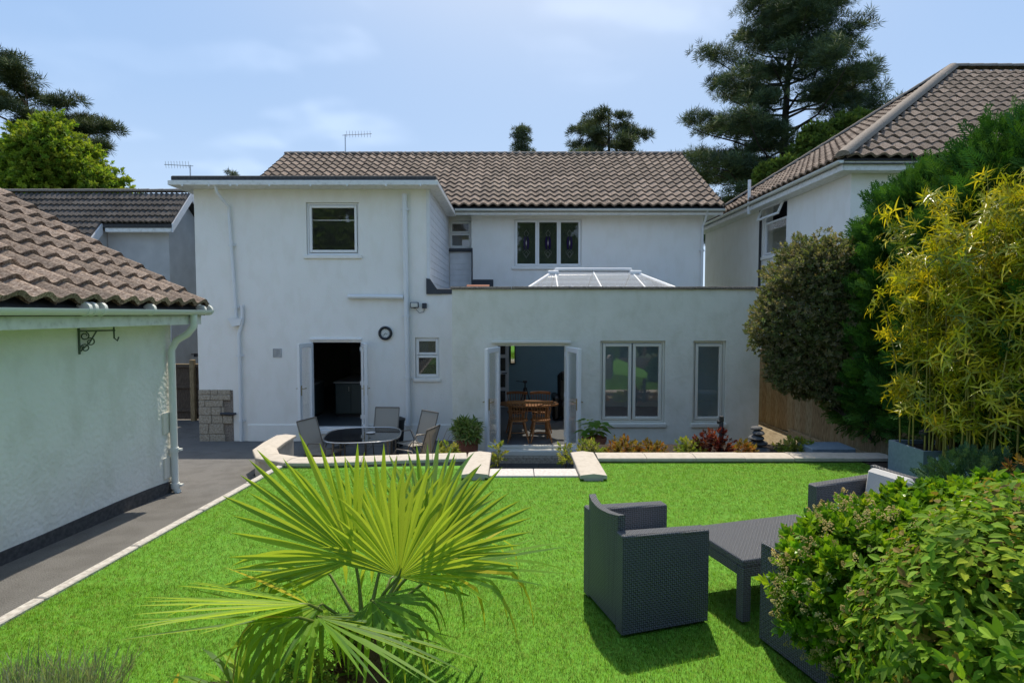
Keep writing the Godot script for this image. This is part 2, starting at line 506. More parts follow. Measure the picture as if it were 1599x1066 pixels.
func turf() -> void:
	var b := MB.new()
	for i in 20:
		var a := rnd(0, TAU)
		var r := sqrt(rnd(0, 1)) * 0.034
		var p := V(cos(a) * r, 0, sin(a) * r)
		var la := rnd(0, TAU)
		var h := rnd(.010, .020)
		var lean := rnd(.004, .016)
		var tip := p + V(cos(la) * lean, h, sin(la) * lean)
		var w := V(-sin(la), 0, cos(la)) * rnd(.0010, .0017)
		var o := V(cos(la) * .4, 1, sin(la) * .4).normalized()
		b.tri(p - w, p + w, tip, o)
	var mesh := b.mesh()
	mesh.surface_set_material(0, M.grass)
	var pos: Array[Transform3D] = []
	var col: Array[Color] = []
	var f := noise(0.55, 3, 77)
	var f2 := noise(3.5, 3, 78)
	var zz := -1.9
	while zz > -7.75:
		var step := 0.027 if zz > -4.2 else 0.034
		var reach := 0.95 * -zz + 0.2
		var x := maxf(kerb_x(zz) + 0.04, -reach)
		var far := minf(4.85, reach)
		while x < far:
			var px := x + rnd(-.5, .5) * step
			var pz := zz + rnd(-.5, .5) * step
			x += step
			if pz < -7.02 and px > -0.64 and px < 1.18: continue
			if pz < -7.44 and px < -0.3: continue
			if pz < -7.71: continue
			var e := Vector2((px + 1.5) / 1.2, (pz + 2.45) / 0.58)
			if e.length() < 1.0: continue
			var k := f.get_noise_2d(px, pz)
			var k2 := f2.get_noise_2d(px * 2.0, pz)
			var bs := Basis(Vector3.UP, rnd(0, TAU)).scaled(Vector3.ONE * rnd(.8, 1.25))
			bs = Basis(V(1, 0, 0.3).normalized(), 0.30 * k + 0.2 * k2 + rnd(-.2, .2)) * bs
			pos.append(Transform3D(bs, V(px, 0.0, pz)))
			var q := rnd(.48, 1.2)
			var faded := pow(rnd(0, 1), 2.0)
			col.append(Color((.125 + .105 * faded) * q, .305 * q, (.015 + .05 * faded) * q))
		zz -= step
	var mm := MultiMesh.new()
	mm.transform_format = MultiMesh.TRANSFORM_3D
	mm.use_colors = true
	mm.mesh = mesh
	mm.instance_count = pos.size()
	for i in pos.size():
		mm.set_instance_transform(i, pos[i])
		mm.set_instance_color(i, col[i])
	var o := MultiMeshInstance3D.new()
	o.name = "turf_blades"; o.multimesh = mm; o.material_override = M.grass
	add_child(o)
	tag(o, "short bright green artificial turf covering the lawn", "grass")
	o.set_meta("kind", "stuff")

# stations of a swept path, about step apart
func stations(pts: Array, step: float) -> Array:
	var c := Curve3D.new()
	for i in pts.size():
		var t: Vector3 = (pts[mini(i + 1, pts.size() - 1)] - pts[maxi(i - 1, 0)]) * 0.17
		c.add_point(pts[i], -t, t)
	var n := maxi(1, roundi(c.get_baked_length() / step))
	var out := []
	for i in n + 1: out.append(c.sample_baked(c.get_baked_length() * i / n, true))
	return out
func tangent(st: Array, i: int) -> Vector3:
	return (st[mini(i + 1, st.size() - 1)] - st[maxi(i - 1, 0)]).normalized()
# a block with the outline prof (across, up) between two stations
func swept(mb: MB, st: Array, i: int, prof: Array, gap: float) -> void:
	var a: Vector3 = st[i]
	var b: Vector3 = st[i + 1]
	var d := (b - a).normalized()
	var sa := tangent(st, i).cross(Vector3.UP).normalized()
	var sb := tangent(st, i + 1).cross(Vector3.UP).normalized()
	var mid: Vector3 = (a + b) * 0.5 + Vector3.UP * ((prof[0].y + prof[2].y) * 0.5)
	var pa := []
	var pb := []
	for p in prof:
		pa.append(a + d * gap + sa * p.x + Vector3.UP * p.y)
		pb.append(b - d * gap + sb * p.x + Vector3.UP * p.y)
	for k in prof.size():
		var k2 := (k + 1) % prof.size()
		mb.flat(pa[k], pa[k2], pb[k2], pb[k], mid)
	for e in [pa, pb]:
		for k in range(1, prof.size() - 1):
			mb.flat(e[0], e[k], e[k + 1], e[k + 1], mid)

func coped_wall(called: String, label: String, pts: Array, step: float) -> void:
	var t := thing(called, label, "wall", V(pts[0].x, -0.9, pts[0].z))
	var fine := stations(pts, 0.16)
	var w := MB.new()
	for i in fine.size() - 1: swept(w, fine, i, [Vector2(-.12, -1.0), Vector2(.12, -1.0), Vector2(.12, .024), Vector2(-.12, .024)], 0.0)
	wpart(w, "wall_body", M.coping, t)
	var st := stations(pts, step)
	for i in st.size() - 1:
		var m := MB.new()
		var j := rnd(-.003, .003)
		swept(m, st, i, [Vector2(-.165, .026), Vector2(.165, .026), Vector2(.165, .062 + j), Vector2(.155, .070 + j), Vector2(0, .088 + j), Vector2(-.155, .070 + j), Vector2(-.165, .062 + j)], 0.003)
		wpart(m, "coping_stone", M.coping, t)

func garden_walls() -> void:
	coped_wall("garden_wall", "low straight stone wall with pale copings below the two casement windows", [V(5.25, 0, -7.9), V(3.2, 0, -7.9), V(1.18, 0, -7.9)], 0.68)
	coped_wall("garden_wall", "short coped wall end to the right of the patio steps, jutting onto the lawn", [V(1.005, 0, -8.06), V(1.005, 0, -6.89)], 1.2)
	coped_wall("garden_wall", "short coped wall end to the left of the patio steps, behind the palm", [V(-0.46, 0, -8.06), V(-0.46, 0, -6.93)], 1.2)
	coped_wall("garden_wall", "low stone wall curving round the patio table with pale copings", [V(-.635, 0, -7.88), V(-1.7, 0, -7.76), V(-2.4, 0, -7.66), V(-2.95, 0, -7.64), V(-3.35, 0, -7.80), V(-3.6, 0, -8.15), V(-3.68, 0, -8.6), V(-3.70, 0, -9.22)], 0.46)
	var t := thing("steps", "pale paved steps leading down from the lawn to the glazed doors", "steps", V(.27, -0.86, -7.5))
	for k in 2:
		var m := MB.new()
		m.cspan(V([-.29, .284][k], -0.03, -7.38), V([.276, .835][k], 0.022, -7.05), 0.006)
		wpart(m, "step_slab", M.paver_light, t)
	for k in 3:
		var m := MB.new()
		m.cspan(V(-.29, -0.9, -7.68 - k * .3), V(.835, -0.22 - k * .215, -7.385 - k * .3), 0.006)
		wpart(m, "step_slab", M.slate, t)
	var r := MB.new()
	r.span(V(-.29, -0.9, -7.36), V(.835, -0.034, -7.07))
	wpart(r, "riser", M.coping, t)

# a wall in the plane of u (right) and up, facing along w; ops: [u0, u1, v0, v1]
func wall(mb: MB, o: Vector3, u: Vector3, w: Vector3, ul: float, vl: float, th: float, ops: Array = [], vdir := Vector3.UP) -> void:
	var us := [0.0, ul]
	var vs := [0.0, vl]
	for p in ops:
		us.append(p[0]); us.append(p[1]); vs.append(p[2]); vs.append(p[3])
	us.sort(); vs.sort()
	for i in us.size() - 1:
		for j in vs.size() - 1:
			if us[i + 1] - us[i] < 1e-5 or vs[j + 1] - vs[j] < 1e-5: continue
			var cu: float = (us[i] + us[i + 1]) * .5
			var cv: float = (vs[j] + vs[j + 1]) * .5
			var open := false
			for p in ops:
				if cu > p[0] and cu < p[1] and cv > p[2] and cv < p[3]: open = true
			if open: continue
			var a: Vector3 = o + u * us[i] + vdir * vs[j]
			var b: Vector3 = o + u * us[i + 1] + vdir * vs[j]
			var c: Vector3 = o + u * us[i + 1] + vdir * vs[j + 1]
			var d: Vector3 = o + u * us[i] + vdir * vs[j + 1]
			mb.quad(a, b, c, d, w)
			mb.quad(a - w * th, b - w * th, c - w * th, d - w * th, -w)
	var rims := [[0.0, ul, 0.0, vl, -1.0]]
	for p in ops: rims.append([p[0], p[1], p[2], p[3], 1.0])
	for p in rims:
		var a: Vector3 = o + u * p[0] + vdir * p[2]
		var b: Vector3 = o + u * p[1] + vdir * p[2]
		var c: Vector3 = o + u * p[1] + vdir * p[3]
		var d: Vector3 = o + u * p[0] + vdir * p[3]
		var t := w * th
		mb.quad(a, b, b - t, a - t, vdir * p[4]); mb.quad(d, c, c - t, d - t, -vdir * p[4])
		mb.quad(a, d, d - t, a - t, u * p[4]); mb.quad(b, c, c - t, b - t, -u * p[4])

# a curved roof tile: x across, z down the slope, y off the roof; the foot lies at z = 0
func tile_mesh(wd: float, ln: float, waves: int, amp: float) -> ArrayMesh:
	var m := MB.new()
	var n := 8 * waves
	var th := 0.016
	var pr := []
	var no := []
	for i in n + 1:
		var t := float(i) / n
		var a := t * TAU * waves
		pr.append(Vector2((t - .5) * wd * 1.04, amp * (0.5 - 0.5 * cos(a)) ))
		no.append(Vector3(-amp * .5 * sin(a) * TAU * waves / wd, 1, 0).normalized())
	for i in n:
		var a := V(pr[i].x, pr[i].y + .052, 0)
		var b := V(pr[i + 1].x, pr[i + 1].y + .052, 0)
		var c := V(pr[i + 1].x, pr[i + 1].y, -ln)
		var d := V(pr[i].x, pr[i].y, -ln)
		m.squad(a, b, c, d, no[i], no[i + 1], no[i + 1], no[i])
		m.quad(a, b, b - V(0, th + .034, 0), a - V(0, th + .034, 0), V(0, 0, 1))
	m.quad(V(pr[0].x, pr[0].y + .052, 0), V(pr[0].x, pr[0].y - th, 0), V(pr[0].x, pr[0].y - th, -ln), V(pr[0].x, pr[0].y, -ln), Vector3.LEFT)
	m.quad(V(pr[n].x, pr[n].y + .052, 0), V(pr[n].x, pr[n].y - th, 0), V(pr[n].x, pr[n].y - th, -ln), V(pr[n].x, pr[n].y, -ln), Vector3.RIGHT)
	return m.mesh()

# rows of tiles from the eave up; o: the eave's start, u: along the eave, up: along the slope; span(row share) gives [from, to] along u
func tiled(parent: Node3D, tm: ArrayMesh, mats: String, o: Vector3, u: Vector3, up: Vector3, wd: float, gauge: float, rows: int, span: Callable, most: int, nearest: Vector3) -> void:
	var nrm := u.cross(-up).normalized()
	if nrm.y < 0: nrm = -nrm
	var spots := []
	for r in rows:
		var lim: Array = span.call((r + 0.35) / rows, r)
		var x: float = lim[0]
		while x < lim[1] - 0.03:
			var w := minf(wd, lim[1] - x)
			var jit := rnd(-.006, .006)
			var p := o + u * (x + w * .5) + up * (r * gauge + jit) + nrm * (0.012 + rnd(0, .005))
			var bs := Basis(u * (w / wd), nrm, -up)
			bs = bs * Basis(Vector3.UP, rnd(-.008, .008)) * Basis(Vector3.BACK, rnd(-.012, .012))
			spots.append([p.distance_squared_to(nearest), Transform3D(bs, p)])
			x += w
	spots.sort_custom(func(a, b): return a[0] < b[0])
	var rest: Array = [MB.new(), MB.new(), MB.new(), MB.new()]
	var arr := tm.surface_get_arrays(0)
	var tv: PackedVector3Array = arr[Mesh.ARRAY_VERTEX]
	var tn: PackedVector3Array = arr[Mesh.ARRAY_NORMAL]
	for i in spots.size():
		var which := rng.randi() % 4
		if i < most:
			var t := part(tm, "roof_tile", M["%s_%d" % [mats, which]], parent)
			t.transform = spots[i][1]
		else:
			var tr: Transform3D = spots[i][1]
			var mb: MB = rest[which]
			mb.v.append_array(tr * tv)
			var nb := tr.basis.orthonormalized()
			for q in tn: mb.n.append(nb * q)
	for k in 4:
		if rest[k].v.size():
			var s := part(rest[k], "upper_roof_tiles", M["%s_%d" % [mats, k]], parent)
			s.set_meta("kind", "stuff")

# half-round caps along a ridge or hip
func caps(parent: Node3D, a: Vector3, b: Vector3, r: float, m: Material) -> void:
	var d := (b - a).normalized()
	var side := d.cross(Vector3.UP).normalized()
	var up := side.cross(d)
	var n := maxi(1, roundi(a.distance_to(b) / 0.42))
	for i in n:
		var mb := MB.new()
		var p := a.lerp(b, float(i) / n)
		var q := a.lerp(b, float(i + 1) / n) + d * 0.02
		var lift := rnd(0, .008)
		for k in 6:
			var a1 := PI * k / 6
			var a2 := PI * (k + 1) / 6
			var d1 := side * cos(a1) + up * sin(a1) * .8
			var d2 := side * cos(a2) + up * sin(a2) * .8
			var r1 := r + lift
			mb.squad(p + d1 * r1, p + d2 * r1, q + d2 * (r1 + .012), q + d1 * (r1 + .012), d1, d2, d2, d1)
			mb.tri(p, p + d1 * r1, p + d2 * r1, -d); mb.tri(q, q + d1 * (r1 + .012), q + d2 * (r1 + .012), d)
		part(mb, "ridge_tile", m, parent)

func pane_box(mb: MB, o: Vector3, u: Vector3, w: Vector3, u0: float, u1: float, v0: float, v1: float) -> void:
	var bs := Basis(u, Vector3.UP, w)
	for k in 2:
		mb.box(o + u * ((u0 + u1) * .5) + Vector3.UP * ((v0 + v1) * .5) - w * (0.012 + k * .024), V(u1 - u0, v1 - v0, 0.004), bs)
func bars(mb: MB, o: Vector3, u: Vector3, w: Vector3, u0: float, u1: float, v0: float, v1: float, t: float, d: float, fwd: float) -> void:
	var bs := Basis(u, Vector3.UP, w)
	var c := func(a: float, b: float, e: float, f: float): mb.cbox(o + u * ((a + b) * .5) + Vector3.UP * ((e + f) * .5) + w * (fwd - d * .5), V(b - a, f - e, d), 0.006, bs)
	c.call(u0, u0 + t, v0, v1); c.call(u1 - t, u1, v0, v1)
	c.call(u0 + t + .001, u1 - t - .001, v0, v0 + t); c.call(u0 + t + .001, u1 - t - .001, v1 - t, v1)
# a framed window; o: lower left corner of the opening on the wall's face; lights: [u0, u1, v0, v1] of the sashes
func window(parent: Node3D, o: Vector3, u: Vector3, w: Vector3, wd: float, ht: float, lights: Array, frame: Material, pane: Material, sill := 0.06, inset := 0.05) -> MeshInstance3D:
	var f := MB.new()
	var oi := o - w * inset
	bars(f, oi, u, w, 0.003, wd - .003, 0.003, ht - .003, 0.045, 0.07, 0.0)
	var fr := wpart(f, "window", frame, parent)
	for l in lights:
		var s := MB.new()
		bars(s, oi, u, w, l[0], l[1], l[2], l[3], 0.055, 0.06, 0.018)
		wpart(s, "sash", frame, fr)
		var p := MB.new()
		pane_box(p, oi, u, w, l[0] + .054, l[1] - .054, l[2] + .054, l[3] - .054)
		wpart(p, "pane", l[4] if l.size() > 4 else pane, fr)
	if sill > 0:
		var s2 := MB.new()
		var bs := Basis(u, Vector3.UP, w)
		s2.cbox(o + u * (wd * .5) + Vector3.UP * (-.045) + w * (.03 - .055), V(wd + 2 * sill, .085, .14), 0.012, bs)
		wpart(s2, "sill", frame if frame == M.upvc_cream else M.render_white, fr)
	return fr

# a glazed door leaf hung at p, closed along u, turned by ang about the hinge
func leaf(parent: Node3D, p: Vector3, ang: float, wd: float, ht: float, flip: float, low_panel: bool) -> void:
	var u := Vector3(flip, 0, 0).rotated(Vector3.UP, ang)
	var w := u.cross(Vector3.UP) * -flip
	w = u.cross(Vector3.UP).normalized()
	var f := MB.new()
	bars(f, p, u, w, 0.0, wd, 0.0, ht, 0.095, 0.065, 0.0)
	var node := wpart(f, "door_leaf", M.upvc, parent)
	var g := MB.new()
	pane_box(g, p - w * .01, u, w, .093, wd - .093, .093, ht - .093)
	wpart(g, "pane", M.pane_frosted if low_panel else M.pane, node)
	for s in [-1.0, 1.0]:
		var h := MB.new()
		var c: Vector3 = p + u * (wd - .05) + Vector3.UP * (ht * .47) - w * .0325 + w * s * .04
		h.cbox(c, V(.03, .22, .012), .003, Basis(u, Vector3.UP, w))
		h.tube([c + Vector3.UP * .04, c + Vector3.UP * .04 + w * s * .045, c + Vector3.UP * .04 + w * s * .05 - u * .11], .009, 6)
		wpart(h, "handle", M.brass, node)
	for k in 3:
		var hg := MB.new()
		hg.tube([p + Vector3.UP * (ht * (.1 + .4 * k)) + w * .012, p + Vector3.UP * (ht * (.1 + .4 * k) + .09) + w * .012], .011, 6)
		wpart(hg, "hinge", M.upvc, node)

func downpipe(parent: Node3D, pts: Array, r: float, m: Material, clips: Array) -> void:
	var p := MB.new()
	p.tube(pts, r, 10)
	var o := wpart(p, "downpipe", m, parent)
	for c in clips:
		var k := MB.new()
		k.tube([c - V(0, .03, 0), c + V(0, .03, 0)], r + .012, 10)
		k.box(c + V(0, 0, -.02), V(r * 2 + .08, .025, .05))
		wpart(k, "pipe_clip", m, o)

func gutter(parent: Node3D, a: Vector3, b: Vector3, r: float, m: Material) -> MeshInstance3D:
	var mb := MB.new()
	var d := (b - a).normalized()
	var side := d.cross(Vector3.UP).normalized()
	var sec := []
	for k in 9:
		var an := PI + PI * k / 8
		sec.append(side * cos(an) * r + Vector3.UP * sin(an) * r)
	for k in 8:
		mb.squad(a + sec[k], a + sec[k + 1], b + sec[k + 1], b + sec[k], sec[k].normalized(), sec[k + 1].normalized(), sec[k + 1].normalized(), sec[k].normalized())
		mb.squad(a + sec[k] * .93, a + sec[k + 1] * .93, b + sec[k + 1] * .93, b + sec[k] * .93, -sec[k].normalized(), -sec[k + 1].normalized(), -sec[k + 1].normalized(), -sec[k].normalized())
		mb.tri(a, a + sec[k], a + sec[k + 1], -d); mb.tri(b, b + sec[k], b + sec[k + 1], d)
	for s in [0, 8]:
		mb.quad(a + sec[s], b + sec[s], b + sec[s] * .9, a + sec[s] * .9, Vector3.UP)
	return wpart(mb, "gutter", m, parent)

func house() -> void:
	var h := thing("house", "white rendered two storey house with brown tiled roof and flat roofed extension", "house", V(-1.0, -0.9, -16))
	# --- walls ---
	var w := MB.new()
	var R := Vector3.RIGHT
	var F := Vector3.BACK
	var lo := V(-7.2, -0.95, -13)
	wall(w, lo, R, F, 6.02, 3.47, 0.28, [[2.55, 3.78, 0.35, 2.40], [4.98, 5.53, 1.53, 2.46]])
	wall(w, V(-7.2, 2.52, -13), R, F, 5.3, 2.36, 0.28, [[2.53, 3.73, 0.87, 2.05]])
	wpart(w, "wing_wall", M.render_white, h)
	# plinth band
	for q in [[-6.1, -4.70], [-3.36, -1.19]]:
		var pl := MB.new()
		pl.cspan(V(q[0], -0.93, -13.02), V(q[1], -0.49, -12.975), .012)
		wpart(pl, "plinth", M.render_white, h)
	var e := MB.new()
	wall(e, V(-1.18, -0.95, -11.2), R, F, 6.08, 3.48, 0.3, [[0.85, 2.27, 0.33, 2.42], [2.92, 4.21, 0.84, 2.47], [4.76, 5.41, 0.84, 2.47]])
	wall(e, V(4.9, -0.95, -11.502), Vector3.FORWARD, R, 5.3, 3.48, 0.28)
	wall(e, V(-1.18, -0.95, -12.99), F, Vector3.LEFT, 1.488, 3.48, 0.28)
	wpart(e, "extension_wall", M.render_cream, h)
	var u := MB.new()
	wall(u, V(-1.19, 2.3, -16.8), R, F, 6.79, 2.76, 0.28, [[1.26, 3.23, 1.14, 2.52]])
	wall(u, V(-1.9, 2.3, -17.08), R, F, 0.70, 2.76, 0.2, [[0.03, 0.69, 1.70, 2.52]])
	wall(u, V(5.6, -0.95, -17.085), Vector3.FORWARD, R, 7.4, 6.0, 0.28)
	wall(u, V(-7.2, -0.95, -24.5), F, Vector3.LEFT, 11.21, 5.75, 0.28)
	wall(u, V(5.6, -0.95, -24.5), Vector3.LEFT, Vector3.FORWARD, 12.8, 6.0, 0.28)
	wall(u, V(-1.9, 2.3, -13.285), Vector3.FORWARD, R, 3.79, 2.58, 0.2)
	u.prism([V(5.59, 5.0, -24.4), V(5.59, 5.0, -16.85), V(5.59, 7.5, -20.6)], V(-.28, 0, 0))
	u.prism([V(-7.19, 5.0, -24.4), V(-7.19, 5.0, -16.85), V(-7.19, 7.5, -20.6)], V(.28, 0, 0))
	wpart(u, "upper_wall", M.render_white, h)
	# floors inside
	var fl := MB.new()
	fl.span(V(-6.9, 2.1, -24.2), V(-1.95, 2.28, -13.3))
	fl.span(V(-1.93, 2.1, -24.2), V(5.3, 2.28, -16.85))
	fl.span(V(-6.9, -0.9, -24.2), V(-1.2, -0.62, -13.3))
	fl.span(V(-1.19, -0.9, -24.2), V(4.6, -0.62, -11.51))
	wpart(fl, "floor", M.room_floor, h)
	var part_wall := MB.new()
	part_wall.span(V(-1.93, 2.29, -17.3), V(-1.80, 4.9, -24.2))
	part_wall.span(V(-6.9, 2.29, -17.5), V(-2.13, 4.85, -17.4))
	part_wall.span(V(-1.79, 2.29, -20.5), V(5.3, 5.2, -20.4))
	part_wall.span(V(-1.7, -0.61, -13.29), V(-1.6, 2.09, -16.0))
	wpart(part_wall, "inner_wall", M.kitchen_wall, h)
	# --- flat roof of the extension, with the opening of the lantern ---
	var fr := MB.new()
	wall(fr, V(-1.17, 2.42, -11.52), R, Vector3.UP, 5.78, 5.27, 0.12, [[1.5, 4.85, 1.15, 3.85]], Vector3.FORWARD)
	fr.span(V(-1.88, 2.30, -17.06), V(-1.19, 2.5, -13.29))
	wpart(fr, "flat_roof", M.felt, h)
	var pc := MB.new()
	var x := -1.21
	var pcp := wpart(pc, "parapet_coping", M.mortar, h)
	pcp.mesh = null
	while x < 4.9:
		var m := MB.new()
		var x2 := minf(x + 0.6, 4.95)
		m.cspan(V(x + .003, 2.535 + rnd(-.003, .003), -11.6), V(x2 - .003, 2.585 + rnd(-.003, .003), -11.155), .006)
		if pcp.mesh == null: pcp.mesh = m.mesh()
		else: part(m, "coping_tile", M.mortar, pcp)
		x += 0.6
	pc.cspan(V(4.56, 2.535, -16.8), V(4.95, 2.585, -11.605), .006)
	part(pc, "coping_tile", M.mortar, pcp)
	# lead flashing and stray ridge tile at the left of the parapet
	var ld := MB.new()
	ld.cspan(V(-1.93, 2.505, -13.05), V(-1.2, 2.62, -12.955), .01)
	ld.prism([V(-1.95, 2.5, -12.95), V(-1.95, 2.86, -12.95), V(-1.86, 2.84, -12.95), V(-1.74, 2.66, -12.95), V(-1.6, 2.5, -12.95)], V(0, 0, -.05))
	wpart(ld, "lead_flashing", M.lead, h)
	ld = MB.new()
	ld.cspan(V(-1.195, 2.4, -16.83), V(-1.155, 3.98, -16.785), .005)
	ld.cspan(V(-1.15, 2.42, -16.79), V(-.55, 3.06, -16.76), .01)
	ld.cspan(V(-1.9, 3.9, -17.07), V(-1.2, 3.99, -16.96), .01)
	wpart(ld, "lead_flashing", M.lead, h)
	# --- roof lantern ---
	var ln := MB.new()
	ln.cspan(V(.30, 2.43, -12.74), V(3.70, 2.60, -12.60), .01); ln.cspan(V(.30, 2.43, -15.44), V(3.70, 2.60, -15.30), .01)
	ln.cspan(V(.30, 2.43, -15.295), V(.44, 2.60, -12.745), .01); ln.cspan(V(3.56, 2.43, -15.295), V(3.70, 2.60, -12.745), .01)
	var lan := wpart(ln, "roof_lantern", M.upvc, h)
	var ca := V(.34, 2.61, -12.64)
	var cb := V(3.66, 2.61, -12.64)
	var cc := V(3.66, 2.61, -15.4)
	var cd := V(.34, 2.61, -15.4)
	var ra := V(1.02, 3.09, -14.02)
	var rb := V(2.96, 3.09, -14.02)
	for s in [[ca, ra], [cb, rb], [cc, rb], [cd, ra], [ra, rb]]:
		var m := MB.new(); m.tube([s[0], s[1]], .035, 6)
		wpart(m, "lantern_bar", M.upvc, lan)
	for t in [.29, .5, .71]:
		for sg in [0, 1]:
			var m := MB.new(); m.tube([[ca, cd][sg].lerp([cb, cc][sg], [.205, .5, .795][[.29, .5, .71].find(t)]), ra.lerp(rb, [0.02, .5, .98][[.29, .5, .71].find(t)])], .022, 6)
			wpart(m, "lantern_bar", M.upvc, lan)
	for q in [[ca, cb, rb, ra], [cd, cc, rb, ra], [ca, cd, ra, ra], [cb, cc, rb, rb]]:
		var m := MB.new()
		var o: Vector3 = (q[1] - q[0]).cross(q[2] - q[0]).normalized()
		if o.y < 0: o = -o
		m.quad(q[0] + o * .01, q[1] + o * .01, q[2] + o * .01, q[3] + o * .01, o)
		wpart(m, "lantern_pane", M.pane_lantern, lan)
	var cap := MB.new()
	cap.cspan(V(1.05, 3.105, -14.1), V(2.93, 3.175, -13.94), .015)
	wpart(cap, "lantern_ridge_cap", M.upvc, lan)
	for xx in [.86, 2.86]:
		var m := MB.new(); m.cspan(V(xx, 3.0, -14.2), V(xx + .27, 3.10, -13.75), .02)
		wpart(m, "lantern_boss", M.upvc, lan)
	# --- weatherboards on the wing's side and under the small window ---
	var cl := MB.new()
	cl.cspan(V(-1.94, 2.55, -13.06), V(-1.865, 4.86, -12.985), .006)
	var clad := wpart(cl, "corner_board", M.clad, h)
	var y := 2.62
	while y < 4.8:
		var m := MB.new()
		var bs := Basis(Vector3.BACK, 0.05)
		m.cbox(V(-1.885, y + .085, -15.03), V(.022, .178, 3.92), .004, bs)
		wpart(m, "weatherboard", M.clad, clad)
		y += .165
	y = 2.55
	while y < 3.88:
		var m := MB.new()
		m.cbox(V(-1.53, minf(y + .085, 3.81), -17.06), V(.66, .178, .022), .004, Basis(Vector3.RIGHT, -0.05))
		wpart(m, "weatherboard", M.clad, clad)
		y += .165
	# --- flat roof of the wing ---
	var wr := MB.new()
	wr.cspan(V(-7.52, 4.86, -16.6), V(-1.62, 4.965, -12.55), .008)
	var wing := wpart(wr, "wing_roof", M.fascia, h)
	wing.rotation.z = 0.0
	var wf := MB.new()
	wf.cspan(V(-7.48, 4.968, -16.6), V(-1.66, 5.075, -12.60), .02)
	wpart(wf, "felt_edge", M.felt, wing)
	for xx in [-7.2, -6.62, -6.15, -6.0, -5.3, -4.4, -3.6, -2.75, -2.0]:
		var m := MB.new(); m.cbox(V(xx, 4.85, -12.56), V(.035, .05, .05), .008)
		wpart(m, "gutter_bracket", M.fascia, wing)
	# --- main roof ---
	var eave := V(-8.1, 5.08, -16.3)
	var up := V(0, 2.62, -4.3).normalized()
	var sl := V(0, 2.62, -4.3).length()
	var dk := MB.new()
	var th := V(0, -0.10, 0)
	dk.prism([eave + V(0, -.03, 0), eave + V(0, -.13, 0), eave + up * sl + th * 1.3, eave + up * sl + V(0, -.03, 0)], V(14.15, 0, 0))
	dk.prism([V(-8.1, 5.05, -24.9), V(-8.1, 4.95, -24.9), eave + up * sl + th * 1.3 + V(0, 0, -.002), eave + up * sl + V(0, -.03, -.002)], V(14.15, 0, 0))
	var roof := wpart(dk, "roof", M.felt, h)
	tiled(roof, tile_mesh(.275, .43, 1, .07), "tile", eave, R, up, .275, .372, 14, func(_t, _r): return [0.0, 14.15], 300, V(1, 5, -15))
	caps(roof, eave + up * sl + V(0, .03, 0), eave + up * sl + V(14.15, .03, 0), .12, M.mortar)
	var fa := MB.new()
	fa.cspan(V(-1.85, 4.87, -16.42), V(6.02, 5.045, -16.36), .006)
	wpart(fa, "fascia", M.fascia, roof)
	var so := MB.new()
	so.span(V(-1.88, 4.99, -16.79), V(6.0, 5.02, -16.425))
	so.span(V(5.601, 4.92, -24.6), V(6.03, 4.95, -16.80))
	wpart(so, "soffit", M.fascia, roof)
	gutter(roof, V(-1.62, 5.02, -16.29), V(6.05, 5.02, -16.29), .055, M.gutter)
	# --- windows ---
	window(h, V(-4.67, 3.39, -13), R, F, 1.2, 1.18, [[.06, 1.14, .06, 1.12]], M.upvc, M.pane)
	var bl := MB.new()
	bl.span(V(-4.6, 4.19, -13.2), V(-3.54, 4.21, -13.19))
	wpart(bl, "window_rail", M.upvc, h)
	window(h, V(-2.22, .58, -13), R, F, .55, .93, [[.03, .52, .53, .90], [.02, .53, .03, .52]], M.upvc, M.pane_frosted, .04)
	var sg := window(h, V(.07, 3.44, -16.8), R, F, 1.97, 1.38, [[.03, .67, .03, 1.35], [.675, 1.305, .03, 1.35], [1.31, 1.94, .03, 1.35]], M.upvc, M.pane_stained, .08)
	for k in 3:
		motif(sg, V(.07 + [.35, .99, 1.625][k], 4.13, -16.835))
	window(h, V(-1.87, 4.0, -17.08), R, F, .66, .82, [[.03, .63, .46, .79, M.pane_frosted], [.02, .64, .03, .45]], M.upvc, M.pane, 0.0)
	window(h, V(1.74, -.11, -11.2), R, F, 1.29, 1.63, [[.06, .63, .06, 1.57], [.66, 1.23, .06, 1.57]], M.upvc_cream, M.pane, .03)
	window(h, V(3.58, -.11, -11.2), R, F, .65, 1.63, [[.06, .59, .06, 1.57]], M.upvc_cream, M.pane, .03)
	# --- doors ---
	var d1 := MB.new()
	bars(d1, V(-4.65, -.6, -13.05), R, F, .0, 1.23, .0, 2.05, .05, .1, .05)
	d1.cspan(V(-4.62, 1.452, -13.02), V(-3.44, 1.50, -12.95), .008)
	d1.cspan(V(-4.68, -.70, -13.0), V(-3.39, -.605, -12.90), .01)
	var g1 := wpart(d1, "kitchen_doorway", M.upvc, h)
	leaf(g1, V(-4.60, -.55, -12.97), deg_to_rad(-101), .58, 1.95, 1.0, false)
	leaf(g1, V(-3.46, -.55, -12.97), deg_to_rad(112), .58, 1.95, -1.0, false)
	var d2 := MB.new()
	bars(d2, V(-.33, -.62, -11.25), R, F, .0, 1.42, .0, 2.09, .05, .1, .05)
	d2.cspan(V(-.40, 1.472, -11.22), V(1.16, 1.52, -11.14), .008)
	d2.cspan(V(-.42, -.72, -11.19), V(1.18, -.625, -11.0), .01)
	var g2 := wpart(d2, "garden_doorway", M.upvc_cream, h)
	var st := MB.new()
	st.cspan(V(-.45, -.9, -11.195), V(1.2, -.725, -10.96), .012)
	wpart(st, "doorstep", M.stone, g2)
	leaf(g2, V(-.29, -.57, -11.15), deg_to_rad(-109), .68, 1.98, 1.0, false)
	leaf(g2, V(1.05, -.57, -11.15), deg_to_rad(105), .68, 1.98, -1.0, false)
